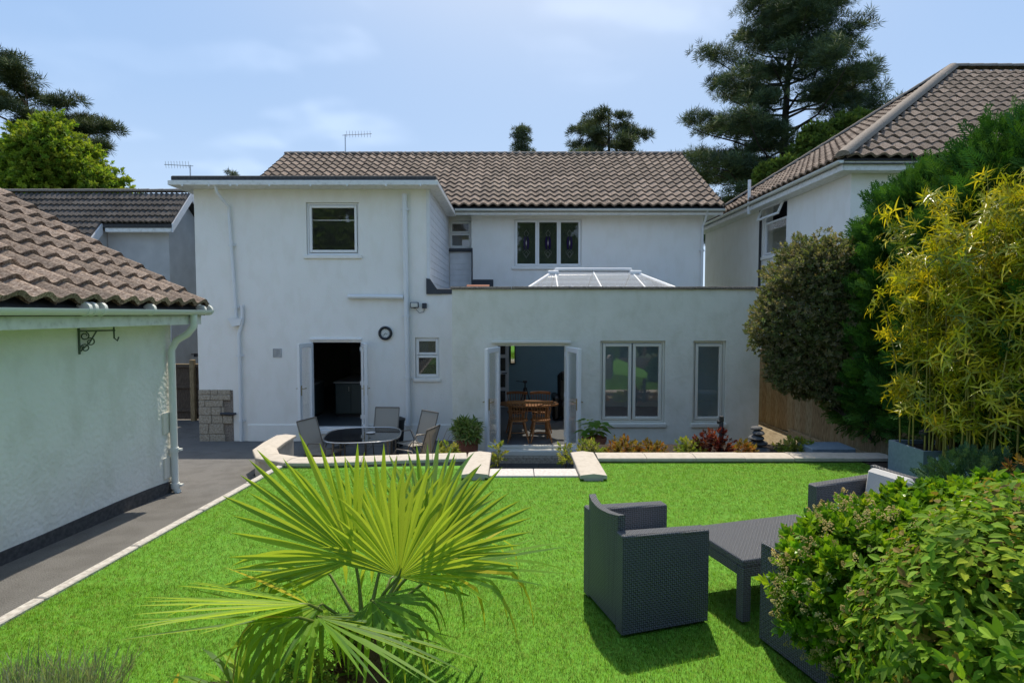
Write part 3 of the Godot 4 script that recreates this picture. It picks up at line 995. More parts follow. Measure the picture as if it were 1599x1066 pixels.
	# --- pipes ---
	downpipe(h, [V(-6.52, 4.9, -12.62), V(-6.50, 4.72, -12.65), V(-6.38, 4.45, -12.93), V(-6.38, 4.3, -12.93), V(-6.27, 1.98, -12.93)], .034, M.pipe_white, [V(-6.34, 3.6, -12.93), V(-6.28, 2.2, -12.93)])
	var hop := MB.new()
	hop.prism([V(-6.45, 1.95, -12.99), V(-6.12, 1.95, -12.99), V(-6.16, 1.80, -12.99), V(-6.34, 1.76, -12.99)], V(0, 0, .12))
	wpart(hop, "hopper", M.pipe_white, h)
	downpipe(h, [V(-6.14, 2.25, -12.94), V(-6.14, 1.9, -12.94), V(-6.22, 1.6, -12.93), V(-6.22, -.9, -12.93)], .036, M.pipe_white, [V(-6.22, 1.1, -12.93), V(-6.22, -.4, -12.93)])
	downpipe(h, [V(-2.42, 4.74, -12.92), V(-2.40, 2.4, -12.92), V(-2.37, -.5, -12.92)], .058, M.pipe_white, [V(-2.40, 2.0, -12.92), V(-2.41, 4.4, -12.92), V(-2.38, .6, -12.92)])
	downpipe(h, [V(-3.72, 2.44, -12.93), V(-3.2, 2.44, -12.93), V(-2.46, 2.43, -12.92)], .05, M.pipe_white, [])
	downpipe(h, [V(5.56, 5.0, -16.3), V(5.57, 4.75, -16.5), V(5.57, 4.6, -16.74), V(5.57, 2.5, -16.74)], .035, M.pipe_white, [V(5.57, 3.9, -16.74)])
	# --- exposed stone quoin at the left corner ---
	var qn := MB.new()
	qn.span(V(-7.18, -0.95, -13.02), V(-6.42, .30, -12.992))
	var quoin := wpart(qn, "stone_corner", M.mortar, h)
	var rows := [[.32, .20, [[0, .28], [.28, .45], [.45, .74]]], [.20, .07, [[0, .28], [.28, .74]]], [.07, -.08, [[0, .15], [.15, .57]]], [-.08, -.28, [[0, .29], [.29, .52], [.52, .59]]], [-.28, -.47, [[0, .30], [.30, .55], [.55, .77]]], [-.47, -.72, [[0, .22], [.22, .57]]], [-.72, -.92, [[0, .24], [.24, .60]]]]
	for r in rows:
		for c in r[2]:
			var m := MB.new()
			m.cbox(V(-7.2 + (c[0] + c[1]) * .5, (r[0] + r[1]) * .5, -12.985), V(c[1] - c[0] - .008, r[0] - r[1] - .009, .07 + rnd(-.012, .014)), .012, Basis(Vector3.BACK, rnd(-.012, .012)))
			wpart(m, "stone_block", M.stone, quoin)
	var sp := MB.new()
	sp.cbox(V(-6.52, -.235, -12.95), V(.34, .05, .1), .01, Basis(Vector3.BACK, -0.03))
	wpart(sp, "slate_ledge", M.lead, quoin)
	# --- vent ---
	var vt := MB.new()
	bars(vt, V(-5.48, 1.06, -13), R, F, 0, .20, 0, .20, .018, .03, .02)
	var ve := wpart(vt, "air_vent", M.render_grey, h)
	for k in 7:
		var m := MB.new(); m.cbox(V(-5.465 + .028 * k, 1.16, -12.99), V(.014, .165, .02), .003)
		wpart(m, "vent_slat", M.render_grey, ve)

# leaded ornament of the upper window
func motif(parent: Node3D, c: Vector3) -> void:
	var m := MB.new()
	for s in [-1.0, 1.0]:
		m = MB.new()
		var pts := []
		for i in 13:
			var t := i / 12.0 * PI
			pts.append(c + V(s * (.02 + .062 * pow(sin(t), .6)), -.19 * cos(t), .004))
		for i in 12:
			var a: Vector3 = pts[i]
			var b: Vector3 = pts[i + 1]
			var ai := c + V(s * .012 + s * .020 * sin(i / 12.0 * PI), (a.y - c.y) * .94, .004)
			var bi := c + V(s * .012 + s * .020 * sin((i + 1) / 12.0 * PI), (b.y - c.y) * .94, .004)
			m.quad(a, b, bi, ai, Vector3.BACK)
		wpart(m, "purple_glass", M.purple_glass, parent)
	var q := MB.new()
	q.quad(c + V(0, -.09, .004), c + V(.017, 0, .004), c + V(0, .09, .004), c + V(-.017, 0, .004), Vector3.BACK)
	wpart(q, "pale_glass", M.pale_glass, parent)
	var l := MB.new()
	for s in [-1.0, 1.0]:
		l.tube([c + V(0, .38, .004), c + V(s * .07, .28, .004), c + V(s * .03, .2, .004)], .004, 4)
		l.tube([c + V(s * .03, -.2, .004), c + V(s * .11, -.27, .004), c + V(s * .05, -.36, .004), c + V(0, -.44, .004)], .004, 4)
		l.tube([c + V(0, -.24, .004), c + V(s * .06, -.32, .004), c + V(0, -.40, .004)], .004, 4)
	wpart(l, "lead_came", M.lead_came, parent)

func extension_room() -> void:
	var h: Node3D = get_node("house")
	var w := MB.new()
	w.span(V(-.88, -.615, -16.3), V(4.6, 2.29, -16.2))
	w.span(V(-.898, -.615, -16.195), V(-.80, 2.29, -11.52)); w.span(V(4.52, -.615, -16.195), V(4.6, 2.29, -11.52))
	wpart(w, "room_wall", M.teal_wall, h)
	var c := MB.new()
	wall(c, V(-.79, 2.285, -11.52), Vector3.RIGHT, Vector3.UP, 5.3, 4.66, 0.06, [[1.12, 4.47, 1.15, 3.85]], Vector3.FORWARD)
	for q in [[V(.33, 2.288, -12.65), V(3.68, 2.288, -12.65), Vector3.BACK], [V(.33, 2.288, -15.38), V(3.68, 2.288, -15.38), Vector3.FORWARD]]: pass
	wpart(c, "ceiling", M.room_white, h)
	# inner door with four frosted lights
	var d := thing("inner_door", "white panelled inner door with frosted glass on the teal wall", "door", V(-.48, -.61, -16.17))
	var f := MB.new()
	bars(f, V(-.39, 0, 0), Vector3.RIGHT, Vector3.BACK, 0, .78, 0, 1.98, .1, .04, .04)
	for k in 3: f.cbox(V(0, .52 + .47 * k, .02), V(.578, .1, .04), .005)
	part(f, "door_frame", M.upvc, d)
	for k in 4:
		var g := MB.new(); g.box(V(0, .28 + .47 * k, .02), V(.576, .38, .012))
		part(g, "frosted_light", M.pane_frosted, d)
	var hd := MB.new(); hd.tube([V(.33, .98, .04), V(.33, .98, .09), V(.2, .98, .095)], .012, 6)
	part(hd, "handle", M.black, d)
	var p := thing("wall_mirror", "narrow black framed mirror hanging on the teal wall", "mirror", V(0.02, .62, -16.18))
	var pf := MB.new(); bars(pf, V(-.08, 0, 0), Vector3.RIGHT, Vector3.BACK, 0, .16, 0, .72, .03, .03, .03)
	part(pf, "frame", M.black, p)
	var pg := MB.new(); pg.box(V(0, .36, .012), V(.10, .66, .006))
	part(pg, "mirror_glass", mat("mirror", lin(.6, .62, .6), 0.05, 1.0), p)
	# dining table
	var t := thing("dining_table", "oval wooden dining table inside the open garden doors", "table", V(.36, -.62, -12.32))
	var tt := MB.new()
	var e := []
	for i in 24: e.append(V(cos(TAU * i / 24) * .66, .70, sin(TAU * i / 24) * .42))
	tt.prism(e, V(0, .03, 0))
	part(tt, "table_top", M.oak, t)
	var ap := MB.new(); bars(ap, V(-.42, .58, 0), Vector3.RIGHT, Vector3.BACK, 0, .84, 0, .115, .03, .46, .23)
	part(ap, "apron", M.oak, t)
	for s in [[-1, -1], [1, -1], [-1, 1], [1, 1]]:
		var l := MB.new(); l.lathe([Vector2(.018, 0), Vector2(.028, .2), Vector2(.02, .35), Vector2(.034, .5), Vector2(.034, .7)], 8, V(s[0] * .40, 0, s[1] * .22))
		part(l, "leg", M.oak, t)
	var ch := thing("dining_chair", "", "chair", V(.13, -.62, -11.86), 0, "spindle back dining chairs")
	ch.set_meta("label", "spindle back wooden chair on the doorway side of the table, beside the left glass leaf")
	windsor(ch)
	copy(ch, V(.60, -.62, -11.86), 0.05, "spindle back wooden chair on the doorway side of the table, beside the right glass leaf")
	copy(ch, V(.10, -.62, -12.86), PI - .06, "spindle back wooden chair behind the dining table, near the tripod")
	copy(ch, V(.66, -.62, -12.86), PI + .05, "spindle back wooden chair behind the dining table, near the black recliner")
	var rc := thing("recliner", "black leather recliner armchair in front of the teal wall", "armchair", V(1.5, -.62, -14.5))
	for a in [["seat", V(0, .24, .05), V(.62, .40, .7), .08], ["backrest", V(0, .72, -.3), V(.62, .84, .24), .1], ["headrest", V(0, 1.06, -.18), V(.5, .26, .16), .07], ["armrest", V(-.39, .32, .02), V(.17, .6, .8), .07], ["armrest", V(.39, .32, .02), V(.17, .6, .8), .07]]:
		var m := MB.new(); m.cbox(a[1], a[2], a[3], Basis(Vector3.RIGHT, -0.12 if a[0] in ["backrest", "headrest"] else 0.0))
		part(m, a[0], M.leather, rc)
	var tp := thing("tripod", "black camera tripod standing behind the dining table", "tripod", V(.32, -.62, -13.9))
	for k in 3:
		var a := TAU * k / 3 + .4
		var m := MB.new(); m.tube([V(cos(a) * .3, .01, sin(a) * .3), V(cos(a) * .14, .48, sin(a) * .14), V(cos(a) * .03, .86, sin(a) * .03)], [.01, .014, .017], 6)
		part(m, "leg", M.black, tp)
	var hm := MB.new(); hm.tube([V(0, .5, 0), V(0, .98, 0)], .016, 8); hm.cbox(V(0, 1.01, 0), V(.1, .06, .07), .01); hm.tube([V(0, 1.0, 0), V(-.22, 1.03, .04)], .01, 6)
	part(hm, "head", M.black, tp)

func windsor(c: Node3D) -> void:
	var s := MB.new()
	var e := []
	for i in 18:
		var a := TAU * i / 18
		e.append(V(cos(a) * .21, .43, -.02 + sin(a) * .2))
	s.prism(e, V(0, .035, 0))
	part(s, "seat", M.oak, c)
	for k in [[-1, -1], [1, -1], [-1, 1], [1, 1]]:
		var l := MB.new(); l.tube([V(k[0] * .22, 0, k[1] * .22), V(k[0] * .17, .2, k[1] * .17), V(k[0] * .13, .43, k[1] * .13)], [.013, .021, .015], 8)
		part(l, "leg", M.oak, c)
	var st := MB.new(); st.tube([V(-.18, .17, -.18), V(-.18, .17, .18)], .011, 6); st.tube([V(.18, .17, -.18), V(.18, .17, .18)], .011, 6); st.tube([V(-.18, .17, 0), V(.18, .17, 0)], .011, 6)
	part(st, "stretcher", M.oak, c)
	var rail := MB.new()
	var rp := []
	for i in 9:
		var t := i / 8.0 * 2.0 - 1.0
		rp.append(V(t * .235, .855 - .012 * t * t, .235 - .06 * t * t))
	for i in 8:
		var a: Vector3 = rp[i]
		var b: Vector3 = rp[i + 1]
		rail.cbox((a + b) * .5, V(a.distance_to(b) + .004, .062, .02), .005, Basis(Vector3.UP, -atan2(b.z - a.z, b.x - a.x)))
	part(rail, "back_rail", M.oak, c)
	for i in 8:
		var t := (i - 3.5) / 3.5
		var m := MB.new(); m.tube([V(t * .165, .46, .15 - .05 * t * t), V(t * .19, .65, .19 - .05 * t * t), V(t * .215, .84, .232 - .055 * t * t)], [.008, .010, .007], 6)
		part(m, "spindle", M.oak, c)

func kitchen() -> void:
	var i := thing("kitchen_island", "dark green kitchen island with pale worktop seen through the open side door", "kitchen island", V(-3.95, -.62, -15.6))
	var b := MB.new(); b.cspan(V(-.62, .08, -1.0), V(.62, .88, 1.0), .02)
	part(b, "cabinet", M.kitchen_green, i)
	for k in 3:
		var d := MB.new(); d.cspan(V(-.6 + .405 * k, .12, 1.004), V(-.21 + .405 * k, .85, 1.022), .006)
		var dn := part(d, "cabinet_door", M.kitchen_green, i)
		var hd := MB.new(); hd.tube([V(-.26 + .405 * k, .68, 1.03), V(-.26 + .405 * k, .8, 1.03)], .008, 6)
		part(hd, "handle", M.steel, dn)
	var wt := MB.new(); wt.cspan(V(-.66, .885, -1.04), V(.66, .925, 1.04), .012)
	part(wt, "worktop", M.worktop, i)
	var pl := MB.new(); pl.span(V(-.56, 0, -.95), V(.56, .079, .95))
	part(pl, "plinth", M.black, i)
	var c := thing("kitchen_unit", "low dark green kitchen unit just inside the open side door", "cabinet", V(-5.55, -.62, -14.3))
	var cb := MB.new(); cb.cspan(V(-.5, .08, -.9), V(.5, .86, .5), .02)
	part(cb, "cabinet", M.kitchen_green, c)
	var cw := MB.new(); cw.cspan(V(-.5, .865, -.92), V(.53, .90, .54), .01)
	part(cw, "worktop", M.worktop, c)
	var cp := MB.new(); cp.span(V(-.5, 0, -.85), V(.46, .079, .45))
	part(cp, "plinth", M.black, c)
	var u := thing("fridge", "tall steel fridge at the back of the kitchen", "fridge", V(-3.35, -.62, -17.0))
	var ub := MB.new(); ub.cspan(V(-.35, 0.02, -.33), V(.35, 1.95, .33), .02)
	part(ub, "cabinet", mat("fridge_steel", lin(.3, .3, .3), 0.35, 0.8), u)
	var uh := MB.new(); uh.tube([V(-.3, .8, .37), V(-.3, 1.6, .37)], .014, 8)
	part(uh, "handle", M.steel, u)

func garage() -> void:
	var g := thing("garage", "white roughcast garage with brown pantile roof beside the drive", "garage", V(-5.8, -.1, -4))
	var w := MB.new()
	wall(w, V(-4.3, -.5, 3.0), Vector3.FORWARD, Vector3.RIGHT, 10.15, 2.55, .22)
	wall(w, V(-4.521, -.5, -7.15), Vector3.LEFT, Vector3.FORWARD, 5.6, 2.5, .22)
	wall(w, V(-10.1, -.5, 3.0), Vector3.RIGHT, Vector3.BACK, 5.57, 2.5, .22)
	w.prism([V(-4.6, 2.0, -7.15), V(-9.8, 2.0, -7.15), V(-7.2, 3.5, -7.15)], V(0, 0, .22))
	wpart(w, "wall", M.roughcast, g)
	# dark damp-proof band along the foot, following the drive
	var b := MB.new()
	var z := 2.9
	while z > -7.1:
		var z2 := maxf(z - .5, -7.16)
		var ha := .13 + .05 * sin(z * 1.7) * .4
		var hb := .13 + .05 * sin(z2 * 1.7) * .4
		b.prism([V(-4.3, -.5, z), V(-4.288, -.5, z), V(-4.288, drive_y(z) + ha, z), V(-4.3, drive_y(z) + ha + .004, z)], V(0, drive_y(z2) - drive_y(z) + hb - ha, z2 - z))
		z = z2
	wpart(b, "plinth", M.felt, g)
	# roof
	var eave := V(-3.97, 2.13, -7.36)
	var up := V(-1, .557, 0).normalized()
	var sl := 3.7
	var dk := MB.new()
	var rl := eave + up * sl
	dk.prism([eave + V(0, -.03, 0), eave + V(0, -.10, 0), rl + V(0, -.12, 0), rl + V(0, -.03, 0)], V(0, 0, 10.4))
	dk.prism([V(2 * rl.x - eave.x, 2.10, -7.36), V(2 * rl.x - eave.x, 2.03, -7.36), rl + V(-.003, -.12, 0), rl + V(-.003, -.03, 0)], V(0, 0, 10.4))
	var roof := wpart(dk, "roof", M.felt, g)
	tiled(roof, tile_mesh(.27, .37, 1, .058), "tile", eave + V(.02, 0, 0), Vector3.BACK, up, .27, .304, 12, func(_t, _r): return [0.0, 6.75], 300, V(-4, 2, -5))
	caps(roof, rl + V(0, .03, 0), rl + V(0, .03, 6.75), .12, M.mortar)
	var fa := MB.new(); fa.cspan(V(-4.03, 1.92, -7.33), V(-4.005, 2.085, 3.0), .004)
	wpart(fa, "fascia", M.fascia, roof)
	var so := MB.new(); so.span(V(-4.295, 1.925, -7.33), V(-4.035, 1.94, 3.0))
	wpart(so, "soffit", M.fascia, roof)
	var vb := MB.new(); vb.prism([eave + V(-.06, -.10, -.0), eave + V(-.06, -.20, 0), rl + V(0, -.24, 0), rl + V(0, -.13, 0)], V(0, 0, .025))
	wpart(vb, "verge_board", M.fascia, roof)
	var gt := gutter(roof, V(-3.945, 2.10, 3.0), V(-3.945, 2.10, -7.42), .062, M.gutter)
	for zz in [-7.38, -7.22, -6.2, -5.45, -5.33, -5.25]:
		var m := MB.new(); m.tube([V(-3.945, 2.097, zz - .02), V(-3.945, 2.097, zz + .02)], .066, 12)
		wpart(m, "gutter_joint", M.gutter, gt)
	downpipe(g, [V(-3.945, 2.04, -7.05), V(-3.945, 1.90, -7.05), V(-4.03, 1.80, -7.05), V(-4.17, 1.72, -7.05), V(-4.235, 1.6, -7.05), V(-4.235, .3, -7.05), V(-4.235, -.12, -7.05), V(-4.20, -.2, -7.05)], .042, M.gutter, [V(-4.235, .35, -7.05), V(-4.235, -.1, -7.05)])
	for q in [[.70, .22], [.14, .22]]:
		var m := MB.new(); m.cbox(V(-4.288, q[0], -6.985), V(.03, .26, .13), .006)
		wpart(m, "hinge_plate", M.upvc_cream, g)
	var br := thing("hanging_bracket", "ornate green iron hanging basket bracket on the garage wall", "bracket", V(-4.298, 1.78, -5.62))
	var bm := MB.new()
	bm.cbox(V(.008, .02, 0), V(.016, .3, .03), .004)
	bm.tube([V(.01, .1, 0), V(.2, .1, 0), V(.34, .1, 0)], .009, 6)
	part(bm, "arm", M.iron, br)
	var sc := MB.new()
	for k in 3:
		var cpt := V(.06 + .05 * (k % 2), .05 - .06 * k, 0)
		var pts := []
		for i in 14:
			var a := i / 13.0 * TAU * 1.2 + k
			pts.append(cpt + V(cos(a), sin(a), 0) * (.02 + .022 * i / 13.0))
		sc.tube(pts, .0065, 5)
	sc.tube([V(.33, .15, 0), V(.33, .02, 0), V(.36, -.01, 0), V(.375, .03, 0)], .008, 6)
	sc.tube([V(.02, -.1, 0), V(.1, -.02, 0), V(.17, .1, 0)], .007, 6)
	part(sc, "scroll", M.iron, br)
	br.rotation.y = 0.0
	# the bracket arm lies along the wall, towards the house
	br.rotation.y = deg_to_rad(62)

func left_neighbour() -> void:
	var h := thing("neighbour_house", "pale neighbouring house with dark tiled roof behind the garage", "house", V(-12, -1, -17.5))
	var w := MB.new()
	wall(w, V(-11.3, -1, -16), Vector3.RIGHT, Vector3.BACK, 1.71, 5.35, .25)
	wall(w, V(-9.59, -1, -16.251), Vector3.FORWARD, Vector3.RIGHT, 5.5, 5.35, .25, [[1.6, 2.6, 2.2, 3.6], [1.9, 2.7, .4, 1.0]])
	wall(w, V(-9.59, -1, -21.76), Vector3.LEFT, Vector3.FORWARD, 12.0, 4.0, .25)
	wall(w, V(-22, -1, -14.4), Vector3.RIGHT, Vector3.BACK, 10.69, 3.9, .25)
	w.prism([V(-9.595, 4.34, -16.0), V(-9.595, 4.34, -18.2), V(-9.595, 5.35, -16.75)], V(-.25, 0, 0))
	w.prism([V(-11.32, -1, -14.42), V(-11.32, -1, -16.24), V(-11.32, 4.4, -16.24), V(-11.32, 4.4, -15.9), V(-11.32, 2.92, -14.42)], V(-.2, 0, 0))
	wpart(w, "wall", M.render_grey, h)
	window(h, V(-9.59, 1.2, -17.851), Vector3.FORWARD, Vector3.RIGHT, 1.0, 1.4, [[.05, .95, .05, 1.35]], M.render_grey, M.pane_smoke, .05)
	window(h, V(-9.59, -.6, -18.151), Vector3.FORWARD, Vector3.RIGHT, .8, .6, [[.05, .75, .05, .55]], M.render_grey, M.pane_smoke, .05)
	var rise := V(0, 1.04, -1.0)
	var up := rise.normalized()
	var e := V(-22, 4.53, -15.75)
	var rl := e + rise
	var dk := MB.new()
	dk.prism([e + V(10.7, -.03, 0), e + V(10.7, -.12, 0), rl + V(10.7, -.14, 0), rl + V(10.7, -.03, 0)], V(1.95, 0, 0))
	var e2 := e - up * 2.3
	dk.prism([e2 + V(0, -.03, 0), e2 + V(0, -.12, 0), rl + V(0, -.14, 0), rl + V(0, -.03, 0)], V(10.69, 0, 0))
	dk.prism([V(-22, 2.9, -22.0), V(-22, 2.8, -22.0), rl + V(0, -.14, -.003), rl + V(0, -.03, -.003)], V(12.65, 0, 0))
	var roof := wpart(dk, "roof", M.felt, h)
	tiled(roof, tile_mesh(.30, .34, 2, .042), "dark_tile", e - up * 2.08, Vector3.RIGHT, up, .30, .26, 13, func(_t, r): return [5.0, 12.65] if r >= 8 else [5.0, 10.7], 300, V(-11, 6, -15))
	caps(roof, rl + V(3.5, .03, 0), rl + V(12.65, .03, 0), .10, M.mortar)
	var bb := MB.new()
	bb.prism([e + V(12.64, -.24, 0), e + V(12.64, -.0, 0), rl + V(12.64, .02, 0), rl + V(12.64, -.24, 0)], V(.04, 0, 0))
	bb.prism([V(-9.36, 2.7, -22.0), V(-9.36, 2.95, -22.0), rl + V(12.64, .02, -.003), rl + V(12.64, -.24, -.003)], V(.04, 0, 0))
	wpart(bb, "barge_board", M.clad, roof)
	var b2 := MB.new()
	b2.prism([e2 + V(10.70, -.30, 0), e2 + V(10.70, -.02, 0), e + V(10.70, .0, 0), e + V(10.70, -.28, 0)], V(.05, 0, 0))
	wpart(b2, "barge_board", M.clad, roof)
	var fa := MB.new(); fa.cspan(V(-11.2, 4.30, -15.80), V(-9.38, 4.50, -15.76), .005)
	wpart(fa, "fascia", M.fascia, roof)
	var so := MB.new(); so.span(V(-11.2, 4.30, -16.0), V(-9.59, 4.32, -15.81))
	wpart(so, "soffit", M.fascia, roof)
	for q in [V(-9.56, .85, -16.9), V(-9.56, .25, -17.3)]:
		var m := MB.new(); m.tube([q, q + V(.12, 0, 0)], .02, 6); m.lathe([Vector2(.0, -.06), Vector2(.07, -.05), Vector2(.05, .05), Vector2(0, .06)], 10, q + V(.14, -.02, 0))
		wpart(m, "wall_lamp", M.black, h)

func right_neighbour() -> void:
	var h := thing("neighbour_house", "white neighbouring house with hipped tiled roof behind the tall hedge", "house", V(11.5, -.8, -17))
	var w := MB.new()
	wall(w, V(7.4, -1, -21.9), Vector3.BACK, Vector3.LEFT, 9.35, 6.3, .28, [[5.03, 6.47, 4.72, 6.2]])
	wall(w, V(7.681, -1, -12.55), Vector3.RIGHT, Vector3.BACK, 10.719, 6.3, .28)
	wall(w, V(18.4, -1, -12.831), Vector3.FORWARD, Vector3.RIGHT, 8.8, 6.3, .28)
	wall(w, V(18.4, -1, -21.9), Vector3.LEFT, Vector3.FORWARD, 10.7, 6.3, .28)
	wpart(w, "wall", M.render_white, h)
	var fl := MB.new(); fl.span(V(7.7, 2.4, -21.6), V(18.1, 2.6, -12.84)); fl.span(V(9.8, 2.61, -21.6), V(9.9, 5.2, -12.84))
	wpart(fl, "inner_wall", M.room_white, h)
	window(h, V(7.4, 3.72, -16.87), Vector3.BACK, Vector3.LEFT, 1.44, 1.48, [[.05, 1.39, .05, .98]], M.upvc, M.pane, .06)
	# the top light stands open
	var tl := MB.new()
	var tb := Basis(Vector3.BACK, Vector3.UP, Vector3.LEFT) * Basis(Vector3.RIGHT, deg_to_rad(-22))
	for q in [[V(0, -.03, 0), V(1.34, .06, .05)], [V(0, -.38, 0), V(1.34, .06, .05)], [V(-.64, -.2, 0), V(.06, .29, .05)], [V(.64, -.2, 0), V(.06, .29, .05)]]:
		tl.cbox(V(7.33, 5.13, -16.15) + tb * q[0], q[1], .006, tb)
	var tn := wpart(tl, "top_light", M.upvc, h)
	var tg := MB.new(); tg.box(V(7.33, 5.13, -16.15) + tb * V(0, -.2, 0), V(1.22, .29, .006), tb)
	wpart(tg, "pane", M.pane, tn)
	# hipped roof
	var A := V(7.0, 5.34, -12.2)
	var B := V(7.0, 5.34, -22.1)
	var P := V(13.0, 9.25, -17.15)
	var C := V(18.8, 5.34, -12.2)
	var D := V(18.8, 5.34, -22.1)
	var Q := V(18.8, 9.25, -17.15)
	var dk := MB.new()
	for q in [[A, B, P, P], [A, C, Q, P], [B, D, Q, P]]:
		var o: Vector3 = (q[1] - q[0]).cross(q[2] - q[0]).normalized()
		if o.y < 0: o = -o
		var dn := V(0, -.04, 0)
		dk.quad(q[0] + dn, q[1] + dn, q[2] + dn, q[3] + dn, o)
		dk.quad(q[0] + dn * 3, q[1] + dn * 3, q[2] + dn * 3, q[3] + dn * 3, -o)
	var roof := wpart(dk, "roof", M.felt, h)
	var mid := (A + B) * .5
	var up := (P - mid).normalized()
	var n := int(mid.distance_to(P) / .335)
	tiled(roof, tile_mesh(.29, .40, 1, .062), "tile", A, Vector3.FORWARD, up, .29, .335, n, func(t, _r): return [4.95 * t, 9.9 - 4.95 * t], 300, V(6, 5, -12))
	var up2 := V(0, 3.91, -4.95).normalized()
	var n2 := int(V(0, 3.91, -4.95).length() / .335)
	var front := wpart(MB.new(), "front_roof_slope", M.felt, h)
	var fd := MB.new(); fd.quad(A + V(.3, -.02, -.02), C + V(0, -.02, -.02), Q + V(0, -.04, 0), P + V(0, -.04, 0), up2.cross(Vector3.LEFT).normalized())
	front.mesh = fd.mesh()
	tiled(front, tile_mesh(.29, .40, 1, .062), "tile", A, Vector3.RIGHT, up2, .29, .335, n2, func(t, _r): return [6.0 * t, 11.5], 300, V(10, 7, -13))
	caps(roof, A + V(0, .05, 0), P + V(0, .05, 0), .15, M.mortar)
	caps(roof, B + V(0, .05, 0), P + V(0, .05, 0), .15, M.mortar)
	caps(roof, P + V(0, .05, 0), Q + V(0, .05, 0), .14, M.mortar)
	var fa := MB.new()
	fa.cspan(V(7.03, 5.10, -22.05), V(7.06, 5.30, -12.25), .004); fa.cspan(V(7.065, 5.10, -12.28), V(18.7, 5.30, -12.25), .004)
	wpart(fa, "fascia", M.fascia, roof)
	var so := MB.new(); so.span(V(7.065, 5.10, -22.0), V(7.4, 5.12, -12.29)); so.span(V(7.41, 5.10, -12.54), V(18.4, 5.12, -12.285))
	wpart(so, "soffit", M.fascia, roof)
	gutter(roof, V(6.97, 5.30, -22.1), V(6.97, 5.30, -12.2), .06, M.gutter)
	var vp := MB.new(); vp.tube([V(7.02, 5.0, -17.0), V(7.02, 6.0, -17.0)], .05, 8)
	wpart(vp, "vent_pipe", M.pipe_white, h)
	downpipe(h, [V(7.36, 5.1, -16.98), V(7.36, .5, -16.98)], .035, M.rubber, [])

func fences() -> void:
	var t := thing("fence", "brown featheredge board fence with gravel boards beside the extension", "fence", V(5.62, -.5, -10.5))
	var bd := MB.new()
	bd.prism([V(-.011, 0, -.058), V(.004, 0, -.058), V(.004, 0, .058), V(-.003, 0, .058)], V(0, 1.55, 0))
	var bm := bd.mesh()
	var z := -13.4
	while z < -7.3:
		var o := part(bm, "fence_board", M.fence_wood if rng.randf() < .6 else M.fence_wood_pale, t)
		var gb := lerpf(-.42, -.12, clampf((z + 13.0) / 4.6, 0, 1))
		o.position = V(5.60 + rnd(-.003, .003), gb, z) - t.position
		o.rotation.x = rnd(-.008, .008)
		z += .105
	var rl := MB.new()
	for y in [.1, .75, 1.3]: rl.cspan(V(5.61, y - .12, -13.4), V(5.66, y - .04, -7.3), .005)
	wpart(rl, "rail", M.fence_wood, t)
	for q in [[-13.4, -11.35, -.72, -.36], [-11.34, -9.6, -.58, -.24], [-9.59, -8.2, -.47, -.12], [-8.19, -7.2, -.35, -.05]]:
		var m := MB.new(); m.cbox(V(5.575, (q[2] + q[3]) * .5, (q[0] + q[1]) * .5), V(.04, q[3] - q[2], q[1] - q[0]), .006, Basis(Vector3.RIGHT, -.02))
		wpart(m, "gravel_board", M.gravel_board, t)
	# sleeper bank below the fence
	var bk := MB.new()
	bk.prism([V(5.0, -.9, -13.4), V(5.55, -.9, -13.4), V(5.55, -.42, -13.4), V(5.45, -.42, -13.4)], V(0, 0.08, 5.3))
	structure(bk, "bank", M.gravel_board)
	var gl := MB.new()
	gl.cspan(V(4.38, -.25, -8.65), V(5.02, .09, -8.2), .012)
	one(gl, "step_block", M.planter_blue, "flat blue grey block lying behind the stone wall below the fence", "block")
	var f := thing("fence", "dark wooden panel fence closing the passage beside the stone corner", "fence", V(-9, -.9, -15.6))
	z = -11.6
	var db := MB.new(); db.prism([V(-.07, 0, 0), V(.07, 0, 0), V(.07, 0, .008), V(-.07, 0, .016)], V(0, 1.5, 0))
	var dm := db.mesh()
	while z < -7.1:
		var o := part(dm, "fence_board", M.fence_dark, f)
		o.position = V(z, -.85, -15.6) - f.position
		z += .125
	for x in [-10.6, -8.75, -7.35]:
		var m := MB.new(); m.cspan(V(x - .06, -.9, -15.57), V(x + .06, .8, -15.45), .01)
		wpart(m, "post", M.fence_wood, f)
	var fr := MB.new()
	for y in [-.6, .05, .62]: fr.cspan(V(-11.6, y - .04, -15.58), V(-7.2, y + .04, -15.53), .006)
	wpart(fr, "rail", M.fence_dark, f)
	var ft := MB.new(); ft.cspan(V(-11.6, .64, -15.66), V(-7.2, .68, -15.54), .006)
	wpart(ft, "capping", M.fence_wood, f)

# a folded leaf from p along d, its face towards f
func add_leaf(mb: MB, p: Vector3, d: Vector3, f: Vector3, ln: float, wd: float, fold := 0.25, droop := 0.15, widest := 0.45) -> void:
	d = d.normalized()
	var s = d.cross(f).normalized()
	var up = s.cross(d).normalized()
	var ts = [0.0, widest * .5, widest, (1 + widest) * .5, 1.0]
	var ws = [0.12, .8, 1.0, .68, 0.0]
	for i in 4:
		var a: Vector3 = p + d * ln * ts[i] - up * droop * ln * ts[i] * ts[i]
		var b: Vector3 = p + d * ln * ts[i + 1] - up * droop * ln * ts[i + 1] * ts[i + 1]
		for q in [-1.0, 1.0]:
			var ea: Vector3 = a + (s * q + up * fold) * wd * .5 * ws[i]
			var eb: Vector3 = b + (s * q + up * fold) * wd * .5 * ws[i + 1]
			var n = (up - s * q * fold).normalized()
			if i < 3: mb.quad(a, b, eb, ea, n)
			else: mb.tri(a, b, ea, n)
